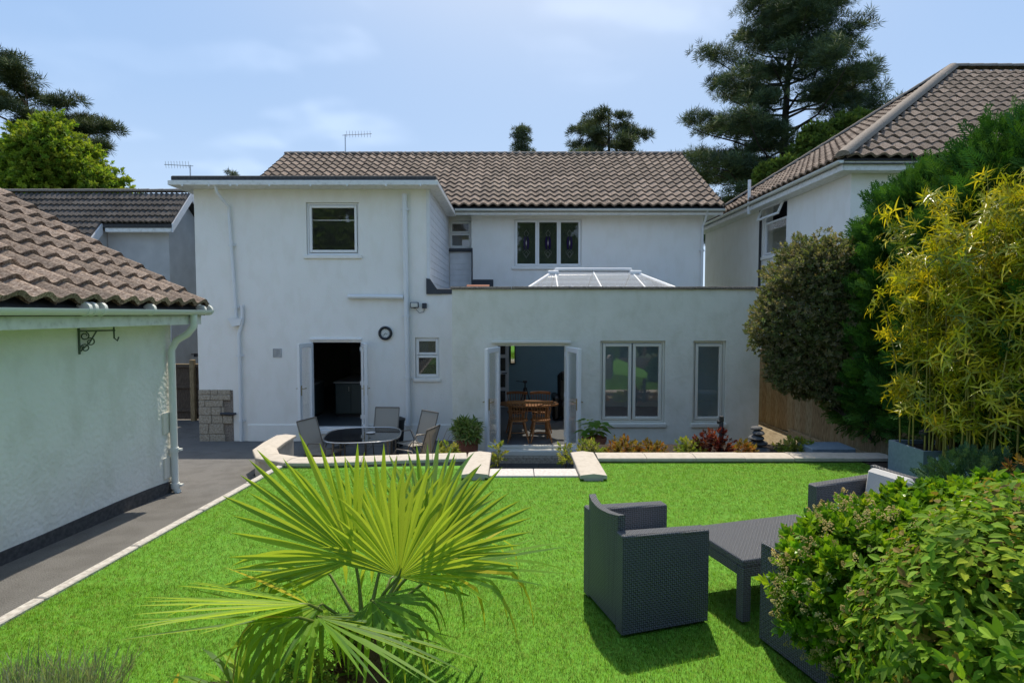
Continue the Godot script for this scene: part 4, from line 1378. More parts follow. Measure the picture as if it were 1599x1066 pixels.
func blade(mb: MB, p: Vector3, tip: Vector3, f: Vector3, wd: float) -> void:
	var s = (tip - p).cross(f).normalized() * wd * .5
	var m = p.lerp(tip, .45)
	mb.tri(p, m - s, m + s, f); mb.tri(m - s, tip, m + s, f)
func rand_dir() -> Vector3:
	var z = rnd(-1, 1)
	var a = rnd(0, TAU)
	var r = sqrt(1 - z * z)
	return V(r * cos(a), z, r * sin(a))
func facing(d: Vector3, twist: float, sc: float) -> Basis:
	d = d.normalized()
	var x = d.cross(Vector3.BACK if absf(d.z) < .9 else Vector3.RIGHT).normalized()
	var b = Basis(x, d, x.cross(d))
	return b * Basis(Vector3.UP, twist) * Basis.from_scale(Vector3.ONE * sc)
func rosette(n: int, ln: float, wd: float, spread: float, stem: float, fold := .25, droop := .15) -> ArrayMesh:
	var mb = MB.new()
	for i in n:
		var a = i * 2.4
		var el = lerpf(.2, spread, float(i) / n) + rnd(-.15, .15)
		var d = V(cos(a) * sin(el), cos(el), sin(a) * sin(el))
		var f = V(-cos(a) * cos(el), sin(el), -sin(a) * cos(el))
		add_leaf(mb, V(0, stem * (1.0 - float(i) / n), 0), d, f, ln * rnd(.75, 1.1), wd * rnd(.85, 1.1), fold, droop)
	return mb.mesh()
func needle_tuft(n: int, ln: float, wd: float) -> ArrayMesh:
	var mb = MB.new()
	for i in n:
		var d = V(rnd(-1, 1), rnd(.0, 1.3), rnd(-1, 1)).normalized()
		blade(mb, d * ln * .1 + V(0, rnd(0, .25) * ln, 0), d * ln * rnd(.7, 1.0) + V(0, rnd(0, .3) * ln, 0), rand_dir(), wd)
	return mb.mesh()
func spray(ln: float, n: int, wd: float) -> ArrayMesh:
	var mb = MB.new()
	blade(mb, V(0, 0, 0), V(0, ln, ln * .12), Vector3.BACK, wd)
	for i in n:
		var t = (i + 1.0) / (n + 1)
		for s in [-1.0, 1.0]:
			var l = ln * .52 * (1.0 - t * .75) * rnd(.8, 1.15)
			var p = V(0, ln * t * .9, ln * .1 * t)
			var tip = p + V(s * l * .75, l * .65, rnd(-.3, .2) * l)
			blade(mb, p, tip, V(rnd(-.3, .3), rnd(-.3, .3), 1).normalized(), wd)
			blade(mb, p.lerp(tip, .45), p.lerp(tip, .45) + V(s * l * .1, l * .42, rnd(-.1, .1) * l), V(0, .3, 1).normalized(), wd * .8)
	return mb.mesh()
func scatter(parent: Node3D, called: String, mesh: ArrayMesh, m: Material, pos: Array, col: Array) -> MultiMeshInstance3D:
	var mm = MultiMesh.new()
	mm.transform_format = MultiMesh.TRANSFORM_3D
	mm.use_colors = true
	mm.mesh = mesh
	mm.instance_count = pos.size()
	for i in pos.size():
		mm.set_instance_transform(i, pos[i])
		mm.set_instance_color(i, col[i])
	var o = MultiMeshInstance3D.new()
	o.name = called; o.multimesh = mm; o.material_override = m
	parent.add_child(o, true)
	o.set_meta("kind", "stuff")
	return o
func pick(cols: Array, spread := .25) -> Color:
	var c: Color = cols[rng.randi() % cols.size()]
	var k = rnd(1.0 - spread, 1.0 + spread)
	return Color(c.r * k * rnd(.92, 1.08), c.g * k, c.b * k)
# places through the outer shell of blobs [centre, radii]; out: transforms pointing outwards
func shell(blobs: Array, count: int, depth: float, lump: float, freq: float, sc: Array, up_bias: float, jitter: float, floor_y := -99.0, cut = null) -> Array:
	var f = noise(freq, 3, 200 + count % 97)
	var tot = 0.0
	for b in blobs: tot += b[1].x * b[1].y + b[1].y * b[1].z + b[1].x * b[1].z
	var out: Array[Transform3D] = []
	var tries = 0
	while out.size() < count and tries < count * 8:
		tries += 1
		var q = rnd(0, tot)
		var b = blobs[0]
		for c in blobs:
			b = c
			q -= c[1].x * c[1].y + c[1].y * c[1].z + c[1].x * c[1].z
			if q <= 0: break
		var d = rand_dir()
		var k = 1.0 + lump * f.get_noise_3dv(d * b[1] + b[0]) * 2.0
		k *= 1.0 - depth * pow(rng.randf(), 1.6)
		var p: Vector3 = b[0] + d * b[1] * k
		if p.y < floor_y: continue
		var inside = false
		for c in blobs:
			if c != b and ((p - c[0]) / c[1]).length() < .78: inside = true
		if inside: continue
		if cut != null and not cut.call(p): continue
		var o: Vector3 = (d / b[1]).normalized()
		o = (o + Vector3.UP * up_bias + rand_dir() * jitter).normalized()
		out.append(Transform3D(facing(o, rnd(0, TAU), rnd(sc[0], sc[1])), p))
	return out
func colours(n: int, cols: Array, spread := .25) -> Array:
	var out: Array[Color] = []
	for i in n: out.append(pick(cols, spread))
	return out
func stems(base: Vector3, blobs: Array, n: int, r: float, seg := 4) -> MB:
	var mb = MB.new()
	for i in n:
		var b = blobs[rng.randi() % blobs.size()]
		var e: Vector3 = b[0] + rand_dir() * b[1] * .75
		var s = base + V(rnd(-r, r) * 3, 0, rnd(-r, r) * 3)
		var pts = []
		var rr = []
		for k in seg + 1:
			var t = float(k) / seg
			pts.append(s.lerp(e, t) + V(0, .12 * sin(t * PI), 0) * s.distance_to(e) * .5 + rand_dir() * .03 * s.distance_to(e) * sin(t * PI))
			rr.append(r * (1.0 - .8 * t))
		mb.tube(pts, rr, 6)
	return mb
# a shrub of leaf rosettes
func shrub(called: String, label: String, cat: String, base: Vector3, blobs: Array, mesh: ArrayMesh, m: Material, count: int, cols: Array, depth := .45, lump := .12, freq := 2.0, sc := [.8, 1.2], up := .35, jit := .6, nst := 14, rst := .012, group := "", floor_y := -99.0, cut = null) -> Node3D:
	var t = thing(called, label, cat, base, 0, group)
	var pos = shell(blobs, count, depth, lump, freq, sc, up, jit, floor_y, cut)
	for i in pos.size(): pos[i].origin -= base
	scatter(t, "foliage", mesh, m, pos, colours(pos.size(), cols))
	var st = stems(base, blobs, nst, rst)
	wpart(st, "stem", M.bark_dark, t)
	return t

# a conifer; prof(t) gives the limb length at share t of the crown, rise its slope
func conifer(label: String, base: Vector3, ht: float, from: float, lean: Vector3, limbs: int, prof: Callable, rise: Array, tuft: ArrayMesh, clump: float, per: int, cols: Array, trunk_r: float, bark: Material, group := "") -> Node3D:
	var t = thing("pine_tree", label, "tree", base, 0, group)
	var mb = MB.new()
	var pts = []
	var rr = []
	for i in 9:
		var q = i / 8.0
		pts.append(V(lean.x * q * q + .12 * sin(q * 7), ht * q, lean.z * q * q)); rr.append(trunk_r * (1.0 - .9 * q) + .02)
	mb.tube(pts, rr, 9)
	part(mb, "trunk", bark, t)
	var lb = MB.new()
	var pos: Array[Transform3D] = []
	for i in limbs:
		var q = (i + rnd(0, 1)) / limbs
		var y = lerpf(from, ht * .98, q)
		var tq = y / ht
		var o = V(lean.x * tq * tq, y, lean.z * tq * tq)
		var L: float = prof.call(q) * rnd(.65, 1.15)
		var a = i * 2.4 + rnd(-.5, .5)
		var el = lerpf(rise[0], rise[1], q) + rnd(-.12, .12)
		var d = V(cos(a) * cos(el), sin(el), sin(a) * cos(el))
		var lp = []
		var lr = []
		for k in 5:
			var s = k / 4.0
			lp.append(o + d * L * s + V(0, rnd(-.06, .06) * L - .10 * L * sin(s * PI), 0)); lr.append(maxf(.012, trunk_r * .34 * (1 - tq * .6) * (1.0 - .85 * s)))
		lb.tube(lp, lr, 5, false)
		var nc = maxi(2, int(L / clump * 1.6))
		for c in nc:
			var s = lerpf(.35, 1.0, (c + rng.randf()) / nc)
			var side = V(-d.z, 0, d.x) * rnd(-1, 1) * L * .28 * s
			var ctr: Vector3 = o + d * L * s + side + V(0, .12 * clump, 0)
			for k in per:
				var e = rand_dir() * pow(rng.randf(), .45)
				var p = ctr + V(e.x, e.y * .45, e.z) * clump
				var out = (V(e.x, absf(e.y) * .5 + .45, e.z) + d * .5 + rand_dir() * .3).normalized()
				pos.append(Transform3D(facing(out, rnd(0, TAU), rnd(.75, 1.25)), p))
	part(lb, "limb", bark, t)
	scatter(t, "crown", tuft, M.needle, pos, colours(pos.size(), cols, .3))
	return t
func broadleaf(label: String, base: Vector3, ht: float, blobs: Array, mesh: ArrayMesh, count: int, cols: Array, trunk_r: float, group := "") -> Node3D:
	var t = thing("broadleaf_tree", label, "tree", base, 0, group)
	var mb = MB.new()
	mb.tube([Vector3.ZERO, V(.1, ht * .3, 0), V(-.1, ht * .6, .1)], [trunk_r, trunk_r * .75, trunk_r * .35], 9)
	part(mb, "trunk", M.bark, t)
	var small = []
	for b in blobs:
		for k in 15:
			var d = rand_dir()
			if d.y < -.3: d.y = -d.y
			small.append([b[0] - base + d * b[1] * .72, b[1] * rnd(.24, .42)])
	part(stems(V(0, ht * .3, 0), small, 26, trunk_r * .3), "limb", M.bark, t)
	var pos = shell(small, count, .85, .3, 1.2, [.7, 1.25], .3, .7)
	scatter(t, "crown", mesh, M.leaf_soft, pos, colours(pos.size(), cols, .3))
	return t

func trees() -> void:
	var tuft = needle_tuft(20, .46, .030)
	var tuft_s = needle_tuft(18, .44, .034)
	var dark = [Color(.06, .10, .05), Color(.085, .125, .055), Color(.115, .15, .06), Color(.05, .08, .05)]
	var far = [Color(.08, .11, .06), Color(.11, .14, .07), Color(.065, .09, .06)]
	conifer("tall dark green pine with a wide crown towering behind the right neighbour's roof", V(16.4, -1, -35), 23.0, 7.0, V(.6, 0, 0), 74, func(q): return 6.6 * sqrt(maxf(.0, 1.0 - q)) * (.62 + .5 * sin(minf(q * 3.2, 1.57))) + .9, [-.05, .75], tuft, .80, 21, dark, .42, M.bark_dark)
	conifer("old pine with reddish bent trunk and flat needle clumps beyond the garage", V(-22.9, -1, -30), 14.3, 8.4, V(-2.5, 0, 0), 20, func(q): return 1.9 + 1.5 * sin(q * 2.4), [.15, .45], tuft, .55, 20, [Color(.045, .07, .035), Color(.075, .10, .045), Color(.055, .075, .03)], .42, M.bark)
	conifer("flat topped cedar like pine with open tiers rising above the tiled ridge", V(7.2, -1, -40), 16.9, 11.4, V(-.6, 0, 0), 22, func(q): return 5.5 * (1.0 - q * .7), [.05, .12], tuft_s, .48, 15, far, .3, M.bark_dark)
	conifer("slim upright conifer tip showing above the tiled ridge", V(.75, -1, -46), 18.0, 9.0, V(0, 0, 0), 40, func(q): return 2.2 * (1.0 - q) + .2, [.35, .8], tuft_s, .5, 10, far, .2, M.bark_dark)
	conifer("low conifer tip just clearing the ridge beside the slim conifer", V(-2.2, -1, -46), 15.1, 9.0, V(0, 0, 0), 24, func(q): return 1.9 * (1.0 - q) + .3, [.3, .8], tuft_s, .6, 12, far, .15, M.bark_dark)
	conifer("tiny conifer tip poking above the flat roof of the wing", V(-21.9, -1, -45), 14.2, 9.5, V(0, 0, 0), 18, func(q): return .95 * (1.0 - q) + .12, [.3, .8], tuft_s, .3, 5, far, .12, M.bark_dark)
	conifer("dark conifer peeping out behind the bright green tree", V(-22.4, -1, -33), 9.6, 6.0, V(0, 0, 0), 22, func(q): return 2.6 * (1.0 - q * .7), [.1, .4], tuft, .8, 24, dark, .2, M.bark_dark)
	var lf = rosette(9, .17, .085, 1.5, .12)
	var green = [Color(.21, .31, .035), Color(.27, .36, .04), Color(.15, .25, .03), Color(.31, .37, .05)]
	broadleaf("bright green leafy tree in front of the bent pine", V(-21.2, -1, -27), 11.2, [[V(-21.4, 8.5, -27), V(2.3, 2.5, 2)], [V(-23.4, 6.6, -27), V(2.3, 2.4, 2)], [V(-19.6, 6.9, -27), V(1.6, 2.0, 1.6)], [V(-21, 5.0, -26.5), V(3.2, 2.2, 2)]], lf, 13000, green, .22)
	broadleaf("light green leafy tree below the tall pine, behind the right roof", V(15.4, -1, -29), 10.5, [[V(15.6, 9.6, -29), V(1.9, 1.7, 1.8)], [V(13.8, 8.2, -29), V(1.9, 1.7, 1.8)], [V(17.0, 10.9, -29), V(1.2, 1.2, 1.2)]], lf, 8000, [Color(.13, .20, .04), Color(.17, .24, .05), Color(.10, .16, .04)], .2)
	# the garden's trees behind the camera, which the windows mirror
	var big = rosette(9, .42, .22, 1.5, .3)
	for a in [[-12.0, 13.0, 13.5, 3.0], [2.8, 13.5, 13.0, 2.8], [8.5, 13.0, 12.0, 2.6]]:
		broadleaf(["tall garden tree behind the lawn mirrored in the bedroom window", "tall garden tree behind the lawn mirrored in the leaded window", "tall garden tree behind the lawn mirrored in the casements"][[-12.0, 2.8, 8.5].find(a[0])], V(a[0], -.2, a[1]), a[2], [[V(a[0], a[2] - 3.4, a[1]), V(a[3] * .8, 3.4, 2.8)], [V(a[0] + .6, a[2] - 7.5, a[1] - .3), V(a[3], 3.6, 3.0)], [V(a[0] - .4, a[2] - 11.2, a[1]), V(a[3], 2.6, 3.0)]], big, 2600, [Color(.09, .16, .025), Color(.12, .19, .03), Color(.07, .12, .02)], .2)
	broadleaf("red leaved maple at the end of the lawn mirrored in the casements", V(7.0, -.2, 7.6), 4.2, [[V(7.0, 3.3, 7.6), V(2.4, 1.2, 1.4)]], big, 500, [Color(.22, .03, .02), Color(.16, .02, .016)], .1)

func tall_plants() -> void:
	# clipped conifer trees behind the bamboo
	var sp = spray(.30, 9, .017)
	var cy = [Color(.045, .13, .022), Color(.06, .16, .026), Color(.035, .10, .02), Color(.10, .22, .035)]
	var lab = ["tall feathery conifer whose trunk stands at the fence end, left of the bamboo", "tall feathery conifer behind the bamboo, the middle of the screen", "tall feathery conifer behind the bamboo with the highest top"]
	var k = 0
	for a in [[6.35, -8.7, 4.15, 1.15], [6.6, -7.35, 4.45, 1.35], [6.7, -5.9, 4.35, 1.4]]:
		var base = V(a[0], -.1, a[1])
		var t = thing("conifer_hedge", lab[k], "conifer", base, 0, "conifer screen along the fence")
		k += 1
		var blobs = [[V(0, a[2] * .28, 0), V(a[3], a[2] * .30, a[3])], [V(0, a[2] * .52, 0), V(a[3] * .95, a[2] * .33, a[3])], [V(.05, a[2] * .74, 0), V(a[3] * .78, a[2] * .29, a[3] * .85)]]
		var pos = shell(blobs, 8000, .40, .13, 1.9, [.7, 1.3], .55, .55, .35)
		scatter(t, "foliage", sp, M.needle, pos, colours(pos.size(), cy, .3))
		var tr = MB.new(); tr.tube([V(-.55, 0, .1), V(-.3, .9, .05), V(0, 2.2, 0), V(0, a[2] * .9, 0)], [.11, .09, .07, .02], 9)
		part(tr, "trunk", M.bark_dark, t)
		var st = stems(V(0, .8, 0), blobs, 30, .02)
		part(st, "limb", M.bark_dark, t)
	# rounded olive-green shrub overhanging the extension's corner
	var small = rosette(8, .055, .024, 1.5, .05)
	var ol = [Color(.17, .18, .08), Color(.22, .21, .115), Color(.13, .155, .065), Color(.28, .25, .16), Color(.145, .18, .075)]
	var b2 = [[V(5.05, 2.6, -9.5), V(.72, .72, .8)], [V(4.70, 1.9, -9.5), V(.6, .75, .75)], [V(5.15, 1.55, -9.3), V(.66, .75, .7)], [V(4.70, 1.15, -9.4), V(.42, .45, .5)], [V(5.4, 2.1, -9.2), V(.6, .85, .7)], [V(5.2, .95, -9.2), V(.5, .38, .5)], [V(5.6, 1.2, -8.9), V(.4, .6, .5)]]
	shrub("rounded_shrub", "large olive green small leaved shrub leaning over the fence by the extension", "shrub", V(5.75, -.1, -8.6), b2, small, M.leaf_soft, 12500, ol, .55, .22, 2.5, [.75, 1.3], .3, .6, 16, .02)
	# bamboo
	var t = thing("bamboo", "tall golden bamboo with thin yellow canes growing from the planters", "bamboo", V(5.25, .2, -6.5))
	var lm = MB.new()
	for i in 6:
		var a = i * 2.4 + rnd(-.3, .3)
		add_leaf(lm, V(0, .012 * i, 0), V(cos(a), rnd(-.1, .7), sin(a)), V(-cos(a) * .3, 1, -sin(a) * .3), rnd(.08, .15), .018, .2, .3, .3)
	var bl = lm.mesh()
	var pos: Array[Transform3D] = []
	for c in 64:
		var s = V(rnd(-.28, .34), 0, rnd(-.80, .95))
		var h = rnd(2.3, 3.75)
		var ln = V(rnd(-.42, .5), 0, rnd(-.5, .6))
		if c % 8 == 0: h = rnd(1.6, 2.3)
		var pts = []
		var rr = []
		for i in 8:
			var q = i / 7.0
			pts.append(s + V(ln.x * q * q, h * q - .10 * h * q * q * q, ln.z * q * q)); rr.append(lerpf(.011, .003, q))
		var m = MB.new(); m.tube(pts, rr, 6, false)
		part(m, "culm", M.culm, t)
		var nt = int(h * 8)
		for j in nt:
			var q = pow(rnd(.08, 1.0), .7)
			var i = mini(6, int(q * 7))
			var p: Vector3 = pts[i].lerp(pts[i + 1], q * 7 - i)
			var a = rnd(0, TAU)
			var tw = V(cos(a), rnd(.1, .8), sin(a)) * rnd(.04, .30) * (1.25 - .55 * q)
			for e in 3:
				pos.append(Transform3D(facing(tw.normalized() + rand_dir() * .5, rnd(0, TAU), rnd(.75, 1.3)), p + tw * (.45 + .3 * e) + rand_dir() * .05))
			if j % 3 == 0:
				pass
	scatter(t, "foliage", bl, M.leaf_gloss, pos, colours(pos.size(), [Color(.52, .48, .025), Color(.62, .54, .03), Color(.40, .42, .025), Color(.68, .55, .04), Color(.28, .32, .025), Color(.18, .23, .025)], .3))

func front_plants() -> void:
	# glossy hedge in front of the rattan set
	var ro = rosette(10, .052, .030, 1.45, .05, .22, .2)
	var gl = [Color(.19, .37, .018), Color(.25, .43, .02), Color(.13, .28, .018), Color(.33, .47, .025), Color(.09, .20, .018)]
	var b = [[V(1.80, .66, -2.76), V(.40, .37, .40)], [V(2.16, .69, -2.92), V(.5, .38, .42)], [V(2.65, .78, -2.98), V(.55, .36, .42)], [V(3.15, .80, -3.0), V(.5, .36, .42)], [V(1.95, .34, -2.62), V(.33, .45, .38)], [V(2.2, .40, -2.6), V(.6, .55, .45)]]
	var hedge = shrub("hedge", "glossy bright green rounded hedge with buff flower clusters in front of the rattan chairs", "hedge", V(2.0, 0, -2.7), b, ro, M.leaf_gloss, 7800, gl, .45, .14, 3.2, [.7, 1.2], .5, .5, 30, .012, "", .02)
	var fm = MB.new()
	for i in 26:
		var h = rng.randf()
		var p = V(rnd(-1, 1), 0, rnd(-1, 1)) * .022 * (1.15 - h) + V(0, h * .075, 0)
		fm.lathe([Vector2(0, -.005), Vector2(.005, 0), Vector2(0, .005)], 4, p)
	var fp = shell([b[0], b[4], b[1], b[2]], 330, .02, .10, 3.0, [.6, 1.0], .6, .4, .1, func(p): return p.x < 2.0)
	for i in fp.size(): fp[i].origin += fp[i].basis.y.normalized() * .05 - hedge.position
	scatter(hedge, "flower_cluster", fm.mesh(), M.leaf_soft, fp, colours(fp.size(), [Color(.58, .50, .20), Color(.48, .40, .15), Color(.66, .56, .27)], .2))
	# pointed leaved shrub at the right edge
	var sm = MB.new()
	for i in 9:
		var a = (i % 2) * PI + rnd(-.3, .3) + (i / 2) * .35
		add_leaf(sm, V(0, .025 * i, 0), V(cos(a), .55, sin(a)), V(-cos(a) * .4, 1, -sin(a) * .4), rnd(.036, .054), .022, .28, .25, .4)
	var b3 = [[V(1.80, .80, -1.98), V(.38, .34, .38)], [V(2.25, .90, -2.15), V(.45, .34, .4)], [V(1.74, .38, -1.9), V(.36, .45, .36)], [V(2.2, .45, -1.95), V(.5, .5, .4)]]
	shrub("leafy_shrub", "dull green pointed leaved shrub with reddish tips beside the glossy hedge", "shrub", V(1.9, 0, -1.95), b3, sm.mesh(), M.leaf_soft, 5600, [Color(.16, .30, .025), Color(.21, .36, .025), Color(.12, .23, .025), Color(.18, .31, .03), Color(.31, .40, .03), Color(.15, .28, .025), Color(.19, .33, .025), Color(.10, .20, .025), Color(.24, .18, .05), Color(.22, .35, .025)], .4, .12, 3.0, [.75, 1.2], .45, .55, 26, .008, "", .02)
	# low blue green conifer and bronze shrub behind the hedge
	shrub("dwarf_conifer", "low blue green dwarf conifer in front of the bamboo planter", "shrub", V(4.55, 0, -5.45), [[V(4.55, .32, -5.45), V(.45, .36, .35)]], spray(.14, 7, .010), M.needle, 900, [Color(.05, .11, .05), Color(.07, .14, .06)], .6, .1, 3.0, [.8, 1.2], .5, .5, 8, .008)
	shrub("bronze_shrub", "small bronze leaved shrub at the foot of the bamboo", "shrub", V(4.55, 0, -4.85), [[V(4.62, .42, -4.85), V(.30, .34, .28)]], rosette(8, .055, .024, 1.4, .06), M.leaf_soft, 340, [Color(.26, .15, .03), Color(.20, .09, .03), Color(.16, .16, .03)], .6, .12, 3.0, [.8, 1.2], .4, .6, 8, .006)
	# strappy plants below the palm
	strap_plant("strap leaved plant with arching green leaves under the palm's drooping frond", V(-1.22, .0, -2.62), 34, .62, [M.palm_green, M.palm_deep, M.palm_lime])
	strap_plant("small strap leaved plant with yellowing leaves beside the lavender", V(-1.62, .0, -2.52), 15, .42, [M.palm_lime, M.palm_yellow, M.palm_green])
	var w = thing("weed", "loose leafy weed with small pale flowers at the palm's foot", "plant", V(-.98, 0, -2.72))
	var wp = shell([[V(0, .2, 0), V(.26, .22, .14)]], 130, .9, .1, 3.0, [.6, 1.1], .6, .6)
	scatter(w, "foliage", rosette(6, .04, .018, 1.4, .05), M.leaf_soft, wp, colours(wp.size(), [Color(.12, .22, .04), Color(.2, .26, .05)], .3))
	part(stems(Vector3.ZERO, [[V(0, .2, 0), V(.24, .2, .12)]], 14, .003), "stem", M.petiole, w)
	# lavender
	var lv = thing("lavender", "grey green lavender clump at the lawn's near corner", "plant", V(-2.45, 0, -2.72))
	var bl = MB.new()
	for i in 6:
		var a = i * 2.4
		blade(bl, V(0, .02 * i, 0), V(cos(a) * .025, .05 + .02 * i, sin(a) * .025), V(-cos(a), .4, -sin(a)).normalized(), .004)
	blade(bl, Vector3.ZERO, V(0, .2, 0), Vector3.BACK, .004)
	var lp: Array[Transform3D] = []
	for i in 900:
		var p = V(rnd(-.55, .40), 0, rnd(-.22, .22))
		lp.append(Transform3D(facing(V(p.x * .8 + rnd(-.3, .3), 1, p.z * .8 + rnd(-.3, .3)), rnd(0, TAU), rnd(.8, 1.5)), p + V(0, rnd(0, .12), 0)))
	scatter(lv, "foliage", bl.mesh(), M.leaf_soft, lp, colours(lp.size(), [Color(.26, .31, .20), Color(.32, .37, .24), Color(.20, .27, .14)], .25))

func ribbon(pts: Array, wd: float, fold := .3) -> MB:
	var mb = MB.new()
	var n = pts.size()
	var side = Vector3()
	var L = []
	var C = []
	var R = []
	var NN = []
	for i in n:
		var t: Vector3 = (pts[mini(i + 1, n - 1)] - pts[maxi(i - 1, 0)]).normalized()
		var s = t.cross(Vector3.UP)
		if s.length() < .05: s = side
		s = s.normalized()
		if i and s.dot(side) < 0: s = -s
		side = s
		var up = s.cross(t).normalized()
		var q = float(i) / (n - 1)
		var w = wd * .5 * (minf(1.0, .55 + q * 1.6) if q < .55 else 1.0) * sqrt(maxf(0.0, 1.0 - pow(maxf(0.0, (q - .45) / .55), 1.8)))
		L.append(pts[i] - s * w + up * w * fold); R.append(pts[i] + s * w + up * w * fold); C.append(pts[i]); NN.append(up)
	for i in n - 1:
		mb.squad(L[i], C[i], C[i + 1], L[i + 1], NN[i], NN[i], NN[i + 1], NN[i + 1])
		mb.squad(C[i], R[i], R[i + 1], C[i + 1], NN[i], NN[i], NN[i + 1], NN[i + 1])
	return mb
func strap_plant(label: String, at: Vector3, n: int, ln: float, mats: Array) -> void:
	var t = thing("strap_leaf_plant", label, "plant", at)
	for i in n:
		var a = i * 2.4 + rnd(-.4, .4)
		var l = ln * rnd(.7, 1.15)
		var out = rnd(.35, .95)
		var pts = []
		for k in 8:
			var q = k / 7.0
			pts.append(V(cos(a), 0, sin(a)) * (.03 + l * out * pow(q, 1.5)) + V(0, l * (q * 1.0 - out * .75 * q * q), 0))
		part(ribbon(pts, rnd(.022, .036)), "leaf", mats[rng.randi() % mats.size()], t)

# a fan leaf: the hub, the direction of its middle segment, the face of the blade
func frond(parent: Node3D, root: Vector3, hub: Vector3, dir: Vector3, face: Vector3, spread: float, ln: float, n: int, droop: float, mats: Array, cup := .2, fold_tip := 0.0, fuse := .48) -> void:
	dir = dir.normalized()
	var s = dir.cross(face).normalized()
	var nf = s.cross(dir).normalized()
	var pm = MB.new()
	var mid = (root + hub) * .5 + V(0, .05, 0) + (hub - root).cross(s).normalized() * .02
	pm.tube([root, root.lerp(mid, .5) + V(0, .02, 0), mid, hub, hub + dir * .05], [.017, .012, .009, .008, .003], 6)
	var st = part(pm, "frond", M.petiole, parent)
	for i in n:
		var u = (float(i) / (n - 1)) * 2.0 - 1.0
		var a = u * spread * .5 + rnd(-.018, .018)
		var d = (dir * cos(a) + s * sin(a) + nf * cup * (1.0 - cos(a) * .6)).normalized()
		var l = ln * (1.0 - .28 * pow(absf(u), 2.2)) * rnd(.86, 1.06)
		var across = (nf.cross(d)).normalized()
		var up = d.cross(across).normalized()
		if up.dot(nf) < 0: up = -up
		var half = spread / (n - 1) * .5
		var mb = MB.new()
		var prev = []
		d = (d + nf * rnd(-.05, .05)).normalized()
		var bend = fold_tip * rnd(.6, 1.4) if rng.randf() < .7 else 0.0
		var dz = droop * rnd(.4, 1.8) + (.35 if rng.randf() < .10 else 0.0)
		var steps = 9
		var p = hub
		var cd = d
		for k in steps + 1:
			var q = float(k) / steps
			var w: float
			if q < fuse: w = q * l * tan(half) * 1.04
			else: w = fuse * l * tan(half) * (1.0 - pow((q - fuse) / (1.0 - fuse), 3.0)) + .003 * (1.0 - q)
			if k:
				p += cd * (l / steps)
				cd = (cd + Vector3.DOWN * (dz * q * .35 + (bend * .9 if q > (.2 if fold_tip > 1.0 else .45) else 0.0))).normalized()
			var upk = cd.cross(across).normalized()
			if upk.dot(up) < 0: upk = -upk
			var v = .55 * w
			var cur = [p - across * w + upk * v * .5, p - upk * v * .5, p + across * w + upk * v * .5]
			if k:
				var n1 = ((upk - across * .0) + across * .45).normalized()
				var n2 = (upk - across * .45).normalized()
				mb.quad(prev[0], prev[1], cur[1], cur[0], n1)
				mb.quad(prev[1], prev[2], cur[2], cur[1], n2)
			prev = cur
		part(mb, "leaflet", mats[rng.randi() % mats.size()], st)

